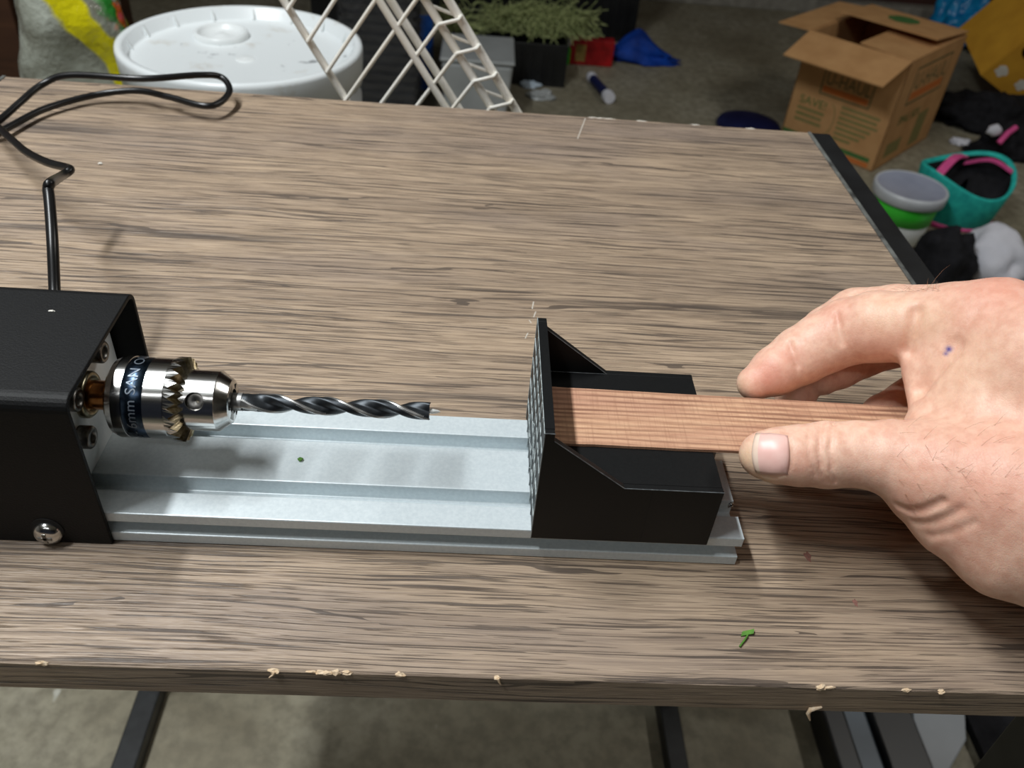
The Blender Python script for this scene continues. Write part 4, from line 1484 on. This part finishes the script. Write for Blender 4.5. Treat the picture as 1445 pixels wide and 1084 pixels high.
# ================================================================== cardboard moving box, flaps open
A_ = at(1230, 243, z=FLOOR)
ang = math.atan2(0.227, -0.232)      # direction of the front face, from the near corner to the left
bw, bd, bh, tk = 0.325, 0.42, 0.335, 0.004
carton = thing('cardboard_box', (A_[0], A_[1], FLOOR), 'open cardboard moving box with green and orange print', 'box', rotz=0.0)
d1 = np.array([math.cos(ang), math.sin(ang), 0])
d2 = np.array([math.sin(ang), -math.cos(ang), 0])       # along the right-hand side, away from the viewer
if d2[1] < 0:
    d2 = -d2
zu = np.array([0, 0, 1.0])
A_ = np.array([A_[0], A_[1], FLOOR + 0.0006])
def slab(o, u, v, w, lu, lv, t):
    """sheet with origin o, edges u*lu, v*lv and thickness t along w"""
    return [tuple(o + u * a + v * b + w * c) for c in (0, t) for a, b in ((0, 0), (lu, 0), (lu, lv), (0, lv))]
fr = MB().hexa(slab(A_, d1, zu, d2, bw, bh, tk)).build('front_panel', 'cardboard', carton)
sd = MB().hexa(slab(A_, d2, zu, d1, bd, bh, tk)).build('side_panel', 'cardboard', carton)
MB().hexa(slab(A_ + d1 * (bw - tk), d2, zu, d1, bd, bh, tk)).build('side_panel', 'cardboard', carton)
MB().hexa(slab(A_ + d2 * (bd - tk), d1, zu, d2, bw, bh, tk)).build('back_panel', 'cardboard', carton)
MB().hexa(slab(A_, d1, d2, zu, bw, bd, tk)).build('bottom_panel', 'cardboard', carton)
T0 = A_ + zu * bh
def flap(name, o, u, out, lu, lf, rise, tp_=0.0):
    """flap hinged on edge o + u*lu, reaching out by lf at slope rise"""
    dv = out * math.cos(rise) + zu * math.sin(rise)
    nv = np.cross(u, dv); nv = nv / np.linalg.norm(nv)
    if nv[2] < 0:
        nv = -nv
    pts = [tuple(o + u * a + dv * b + nv * c) for c in (0, tk) for a, b in ((0, 0), (lu, 0), (lu - tp_, lf), (tp_, lf))]
    return MB().hexa(pts).build(name, 'cardboard', carton)
flap('flap', T0 + zu * 0.0005, d1, -d2, bw, 0.155, math.radians(-16), 0.006)
flap('flap', T0 + d1 * bw + zu * 0.0005, d2, d1, bd, 0.110, math.radians(-3), 0.006)
flap('flap', T0 + zu * 0.0008, d2, d1, bd, 0.165, math.radians(2), 0.004)
bf = flap('flap', T0 + d2 * bd + zu * 0.012, d1, -d2, bw, 0.25, math.radians(4), 0.006)
def onface(o, u, v, w, pts, off=0.0006):
    return [tuple(o + u * a + v * b - w * off) for a, b in pts]
def print_text(parent, o, u, v, w, s, size, x, y, m, wid=None, name='print_lettering'):
    vs, fs = text_mesh(s, size)
    sc = (wid / (vs[:, 0].max() - vs[:, 0].min())) if wid else 1.0
    MB().add(onface(o, u, v, w, [(x + a * sc, y + b) for a, b, _ in vs]), fs).build(name, m, parent)
def print_rect(parent, o, u, v, w, x0, x1, y0, y1, m, name='print_bar', off=0.0004):
    MB().add(onface(o, u, v, w, [(x0, y0), (x1, y0), (x1, y1), (x0, y1)], off), [(0, 1, 2, 3)]).build(name, m, parent)
# front face seen left to right: start at its left corner
FO, FU, FW = A_ + d1 * bw, -d1, d2
print_rect(fr, FO, FU, zu, FW, 0.085, 0.250, 0.172, 0.252, 'print_dark_green', off=0.0003)
print_rect(fr, FO, FU, zu, FW, 0.089, 0.246, 0.176, 0.248, 'cardboard', off=0.0005)
print_text(fr, FO, FU, zu, FW, 'U-HAUL', 0.052, 0.095, 0.206, 'print_dark_green', 0.145)
print_rect(fr, FO, FU, zu, FW, 0.093, 0.242, 0.181, 0.199, 'print_orange', off=0.0007)
print_text(fr, FO, FU, zu, FW, 'SAVE!', 0.036, 0.030, 0.128, 'print_green', 0.090)
for k in range(3):
    print_rect(fr, FO, FU, zu, FW, 0.030, 0.122 - 0.004 * (k % 2), 0.108 - 0.018 * k, 0.118 - 0.018 * k, 'print_olive')
for k, wl in enumerate((0.125, 0.12, 0.128, 0.11, 0.10, 0.085, 0.06)):
    print_rect(fr, FO, FU, zu, FW, 0.170, 0.170 + wl, 0.150 - 0.016 * k, 0.159 - 0.016 * k, 'print_olive')
rg = [(0.135 + 0.024 * math.cos(t), 0.105 + 0.05 * math.sin(t)) for t in np.linspace(-1.4, 1.4, 14)]
ri = [(0.135 + 0.021 * math.cos(t), 0.105 + 0.047 * math.sin(t)) for t in np.linspace(-1.4, 1.4, 14)]
MB().add(onface(FO, FU, zu, FW, rg + ri), [(i, i + 1, 14 + i + 1, 14 + i) for i in range(13)]).build('print_arc', 'print_olive', fr)
print_rect(fr, FO, FU, zu, FW, 0.004, bw - 0.02, 0.022, 0.036, 'print_green')
print_rect(fr, FO, FU, zu, FW, 0.004, bw - 0.02, 0.006, 0.019, 'print_orange')
SO, SU, SW = A_, d2, d1
print_rect(sd, SO, SU, zu, SW, 0.075, 0.345, 0.190, 0.305, 'print_dark_green', off=0.0003)
print_rect(sd, SO, SU, zu, SW, 0.081, 0.339, 0.196, 0.299, 'cardboard', off=0.0005)
print_text(sd, SO, SU, zu, SW, 'U-HAUL', 0.072, 0.092, 0.236, 'print_dark_green', 0.235)
print_rect(sd, SO, SU, zu, SW, 0.088, 0.332, 0.204, 0.228, 'print_orange', off=0.0007)
print_text(sd, SO, SU, zu, SW, 'SMALL BOX', 0.040, 0.070, 0.130, 'print_green', 0.16)
print_rect(sd, SO, SU, zu, SW, 0.05, 0.16, 0.03, 0.075, 'print_olive')
print_rect(sd, SO, SU, zu, SW, 0.24, 0.32, 0.02, 0.13, 'print_olive')
# green patch printed on the far flap
fo = T0 + d2 * bd + zu * 0.012
dv = -d2 * math.cos(math.radians(4)) + zu * math.sin(math.radians(4))
nv = np.cross(d1, dv); nv = nv if nv[2] > 0 else -nv
MB().add([tuple(fo + d1 * (0.17 + 0.05 * math.cos(t)) + dv * (0.11 + 0.06 * math.sin(t)) + nv * (tk + 0.0006)) for t in np.linspace(0, 2 * math.pi, 9)[:-1]], [tuple(range(8))]).build('print_patch', 'print_green', bf)

# ================================================================== yellow carton with an oval hand hole, tilted behind
yc = thing('yellow_carton', (1.86, 2.86, FLOOR), 'yellow-orange carton with an oval hand hole at the far right', 'box')
yo = at(1372, 52, y=2.75)
u_ = at(1445, 105, y=2.75) - yo
u_ = np.array([0.80, 0.10, -0.42]); u_ /= np.linalg.norm(u_)
w_ = np.array([0.22, 0.93, 0.15]); w_ -= u_ * (w_ @ u_); w_ /= np.linalg.norm(w_)
v2 = np.cross(w_, u_); v2 = v2 if v2[2] < 0 else -v2
v2 = -v2                      # up along the panel
lu_, lv_, lw_ = 0.28, 0.30, 0.28
yo = at(1384, 106, y=2.78)
hc, hr1, hr2 = (0.068, 0.150), 0.046, 0.030
N_ = 40
el, rc_ = [], []
for k in range(N_):
    t = 2 * math.pi * k / N_
    c_, s_ = math.cos(t), math.sin(t)
    el.append((hc[0] + hr1 * c_, hc[1] + hr2 * s_))
    dx = ((lu_ - hc[0]) if c_ > 0 else hc[0]) / max(abs(c_), 1e-6)
    dy = ((lv_ - hc[1]) if s_ > 0 else hc[1]) / max(abs(s_), 1e-6)
    dd = min(dx, dy)
    rc_.append((hc[0] + dd * c_, hc[1] + dd * s_))
# snap nearest points to the corners so the outline is square
for cnr in ((0, 0), (lu_, 0), (lu_, lv_), (0, lv_)):
    j = min(range(N_), key=lambda i: (rc_[i][0] - cnr[0]) ** 2 + (rc_[i][1] - cnr[1]) ** 2)
    rc_[j] = cnr
pp = lambda a, b, c: tuple(yo + u_ * a + v2 * b + w_ * c)
mb = MB()
vs = [pp(a, b, 0) for a, b in rc_] + [pp(a, b, 0) for a, b in el] + [pp(a, b, 0.005) for a, b in rc_] + [pp(a, b, 0.005) for a, b in el]
fs = []
for i in range(N_):
    j = (i + 1) % N_
    fs += [(i, j, N_ + j, N_ + i), (2 * N_ + j, 2 * N_ + i, 3 * N_ + i, 3 * N_ + j), (N_ + i, N_ + j, 3 * N_ + j, 3 * N_ + i), (j, i, 2 * N_ + i, 2 * N_ + j)]
mb.add(vs, fs)
fpn = mb.build('front_panel', 'yellow_card', yc)
for nm_, (a0, a1, b0, b1, c0_, c1_) in {'top_panel': (0, lu_, lv_ - 0.005, lv_, 0.005, lw_), 'bottom_panel': (0, lu_, 0, 0.005, 0.005, lw_), 'side_panel': (0, 0.005, 0.005, lv_ - 0.005, 0.005, lw_), 'end_panel': (lu_ - 0.005, lu_, 0.005, lv_ - 0.005, 0.005, lw_),
                                        'back_panel': (0, lu_, 0, lv_, lw_, lw_ + 0.005)}.items():
    MB().hexa([pp(a, b, c) for b in (b0, b1) for a, c in ((a0, c0_), (a1, c0_), (a1, c1_), (a0, c1_))]).build(nm_, 'yellow_card', yc)
for cx_, cy_ in ((0.045, 0.050), (0.155, 0.055)):
    MB().add([pp(cx_ + 0.026 * math.cos(t) * (1 + 0.15 * math.cos(5 * t)), cy_ + 0.020 * math.sin(t) * (1 + 0.12 * math.sin(4 * t)), -0.0008) for t in np.linspace(0, 2 * math.pi, 25)[:-1]], [tuple(range(24))]).build('print_emblem', 'print_white', fpn)

# soft heaps on the right: bags and clothes
def heap(name, px, py, rad, m, lab, cat, seed, amp=0.4, fr_=1.6, dy=0.0, z=FLOOR, rot=0.0):
    c0 = at(px, py, z=z)
    mb = MB()
    mb.add(*lump((c0[0], c0[1] + dy, z), rad, seed, amp, fr_, 4, True, rot), 0, True)
    return tag(mb.build(name, m), lab, cat)
heap('black_garment', 1398, 172, (0.19, 0.11, 0.085), 'black_cloth', 'black crumpled garment heap below the yellow carton', 'clothing', 3, 0.45, 1.5, 0.0)
sh = heap('black_bag', 1436, 228, (0.12, 0.075, 0.085), 'black_cloth', 'black soft bag with white tag and pink strap at the right edge', 'bag', 6, 0.35, 1.7, 0.05)
ORG[sh.name] = np.array(sh.location)
c0 = at(1404, 184, z=FLOOR + 0.10)
MB().add(*lump((c0[0], c0[1], c0[2]), (0.024, 0.014, 0.018), 4, 0.3, 2, 2, False), 0, True).build('tag', 'paper_white', sh)
c1_ = at(1422, 188, z=FLOOR + 0.10)
MB().tube([c1_ + [-0.02, -0.01, -0.03], c1_ + [0, 0, 0.0], c1_ + [0.03, 0.02, 0.012]], 0.009, 10).build('strap', 'pink_fabric', sh)
heap('blue_plastic_bag', 1290, 18, (0.12, 0.09, 0.20), 'bag_blue', 'bright blue plastic bag behind the cardboard box', 'bag', 9, 0.35, 1.8, -0.45)
heap('dark_garment', 1368, 44, (0.14, 0.11, 0.24), 'purple_cloth', 'dark purple garment heap between blue bag and yellow carton', 'clothing', 12, 0.35, 1.5, -0.32)
heap('tissue_scrap', 1354, 203, (0.030, 0.018, 0.014), 'paper_white', 'small white tissue scrap right of the cardboard box', 'scrap', 13, 0.5, 2.2)

# tub with grey lid and lime label
c0 = at(1292, 338, z=FLOOR)
cx_, cy_ = c0[0] - 0.062, c0[1] + 0.015
tb_ = thing('lidded_tub', (cx_, cy_, FLOOR), 'round tub with grey lid and lime green label', 'tub')
MB().lathe([(0.068, 0.0006), (0.072, 0.004), (0.084, 0.125), (0.0, 0.126)], (cx_, cy_, FLOOR), 'z', 56, cap=False).build('body', 'white_label', tb_)
MB().lathe([(0.0785, 0.062), (0.0795, 0.062), (0.0850, 0.120), (0.0840, 0.1205)], (cx_, cy_, FLOOR), 'z', 56, cap=False).build('label', 'lime_label', tb_)
ld = MB().lathe([(0.090, 0.118), (0.0935, 0.120), (0.0945, 0.140), (0.0935, 0.147), (0.090, 0.149), (0.0865, 0.147)], (cx_, cy_, FLOOR), 'z', 64, cap=False).build('lid', 'pale_rim', tb_)
MB().lathe([(0.0865, 0.1472), (0.084, 0.1462), (0.0, 0.1460)], (cx_, cy_, FLOOR), 'z', 64, cap=False).build('lid_top', 'grey_lid', ld)

# teal basket with pink straps
c0 = at(1352, 312, z=FLOOR)
bx_, by_ = c0[0] - 0.02, c0[1] + 0.02
bk = thing('fabric_basket', (bx_, by_, FLOOR), 'teal fabric basket with pink straps and black lining', 'basket')
def wavy(prof, n=56, tilt=0.0):
    R_ = []
    for r, t in prof:
        R_.append([(bx_ + r * math.cos(2 * math.pi * i / n) * 1.12, by_ + r * math.sin(2 * math.pi * i / n) * 0.86,
                    FLOOR + t + (0.020 * math.sin(2 * math.pi * i / n * 2 + 0.6) + 0.018 * math.sin(2 * math.pi * i / n)) * min(1, t / 0.1)) for i in range(n)])
    return R_
MB().rings(wavy([(0.092, 0.0006), (0.100, 0.01), (0.118, 0.135), (0.116, 0.143), (0.110, 0.141), (0.106, 0.132)]), cap=False).build('body', 'teal_fabric', bk)
MB().rings(wavy([(0.106, 0.133), (0.100, 0.11), (0.075, 0.095), (0.01, 0.090)]), cap=False).build('lining', 'black_cloth', bk)
MB().rings(wavy([(0.094, 0.0005), (0.103, 0.002), (0.104, 0.014), (0.101, 0.016)]), cap=False).build('base_trim', 'pink_fabric', bk)
for (ax_, ay_), (bx2, by2) in (((-0.105, -0.035), (0.02, 0.085)), ((0.02, 0.07), (0.118, -0.005))):
    p0 = np.array([bx_ + ax_, by_ + ay_, FLOOR + 0.135]); p1 = np.array([bx_ + bx2, by_ + by2, FLOOR + 0.150])
    pm_ = (p0 + p1) / 2 + [0, 0, 0.022]
    sp2 = spline([p0, pm_, p1], 8)
    mb = MB()
    R_ = []
    for q in sp2:
        dd = np.cross((p1 - p0) / np.linalg.norm(p1 - p0), [0, 0, 1])
        R_.append([tuple(q + dd * a + np.array([0, 0, b])) for a, b in ((-0.012, -0.002), (0.012, -0.002), (0.012, 0.002), (-0.012, 0.002))])
    mb.rings(R_, smooth=False)
    mb.build('strap', 'pink_fabric', bk)

# white crumpled cup / paper and the black bag by the trim
heap('white_paper', 1398, 388, (0.10, 0.085, 0.085), 'paper_white', 'white crumpled paper in front of the teal basket', 'paper', 17, 0.28, 0.8, 0.03)
heap('black_sack', 1318, 405, (0.08, 0.08, 0.125), 'black_cloth', 'black sack beside the right end of the table', 'bag', 19, 0.3, 1.5, 0.02)
c0 = at(1440, 410, z=FLOOR)
tag(MB().box(c0[0] - 0.06, c0[0] + 0.15, c0[1] - 0.075, c0[1] - 0.005, FLOOR + 0.0006, FLOOR + 0.035).build('pale_box', 'pale_blue', bevel=0.006), 'pale blue flat box above the hand at the right edge', 'box')

# ================================================================== boards and box under the right end of the bench
def upright(name, px0, px1, m, lab, cat, y, h, d=0.02):
    a, b = at(px0, 1050, z=FLOOR)[0], at(px1, 1050, z=FLOOR)[0]
    return tag(MB().box(a, b, y, y + d, FLOOR + 0.0006, FLOOR + h).build(name, m, bevel=0.003), lab, cat)
pa = at(1152, 1060, z=FLOOR)
tag(MB().box(at(1150, 1050, z=FLOOR)[0], at(1182, 1050, z=FLOOR)[0], 0.10, 0.62, FLOOR + 0.0006, FLOOR + 0.05).build('black_bar', 'black_plastic', bevel=0.004), 'black bar on the floor left of the grey boards', 'bar')
tag(MB().box(at(1183, 1050, z=FLOOR)[0], at(1228, 1050, z=FLOOR)[0], 0.10, 0.62, FLOOR + 0.0006, FLOOR + 0.018).build('slate_board', 'slate_panel', bevel=0.003), 'narrow slate grey board on the floor under the table', 'board')
tag(MB().box(at(1229, 1050, z=FLOOR)[0], at(1287, 1050, z=FLOOR)[0], 0.10, 0.62, FLOOR + 0.0006, FLOOR + 0.03).build('dark_board', 'black_plastic', bevel=0.003), 'dark board on the floor between the grey ones', 'board')
pts = [at(1290, 1090, z=FLOOR + 0.02), at(1338, 1090, z=FLOOR + 0.02), at(1364, 1044, z=FLOOR + 0.02), at(1360, 960, z=FLOOR + 0.02), at(1288, 960, z=FLOOR + 0.02)]
tag(MB().prism([(p[0], p[1]) for p in pts], FLOOR + 0.0006, FLOOR + 0.02, 'z').build('grey_board', 'grey_panel', bevel=0.002), 'light grey board with a cut corner under the table', 'board')
a0 = at(1372, 1050, z=FLOOR)
tag(MB().hexa([(a0[0], 0.10, FLOOR + 0.0006), (a0[0] + 0.5, 0.10, FLOOR + 0.0006), (a0[0] + 0.5, 0.70, FLOOR + 0.0006), (a0[0], 0.70, FLOOR + 0.0006),
               (a0[0] - 0.003, 0.10, FLOOR + 0.02), (a0[0] + 0.5, 0.10, FLOOR + 0.02), (a0[0] + 0.5, 0.70, FLOOR + 0.02), (a0[0] - 0.003, 0.70, FLOOR + 0.02)]).build('black_mat', 'black_cloth'), 'black mat on the floor at the bottom right', 'mat')
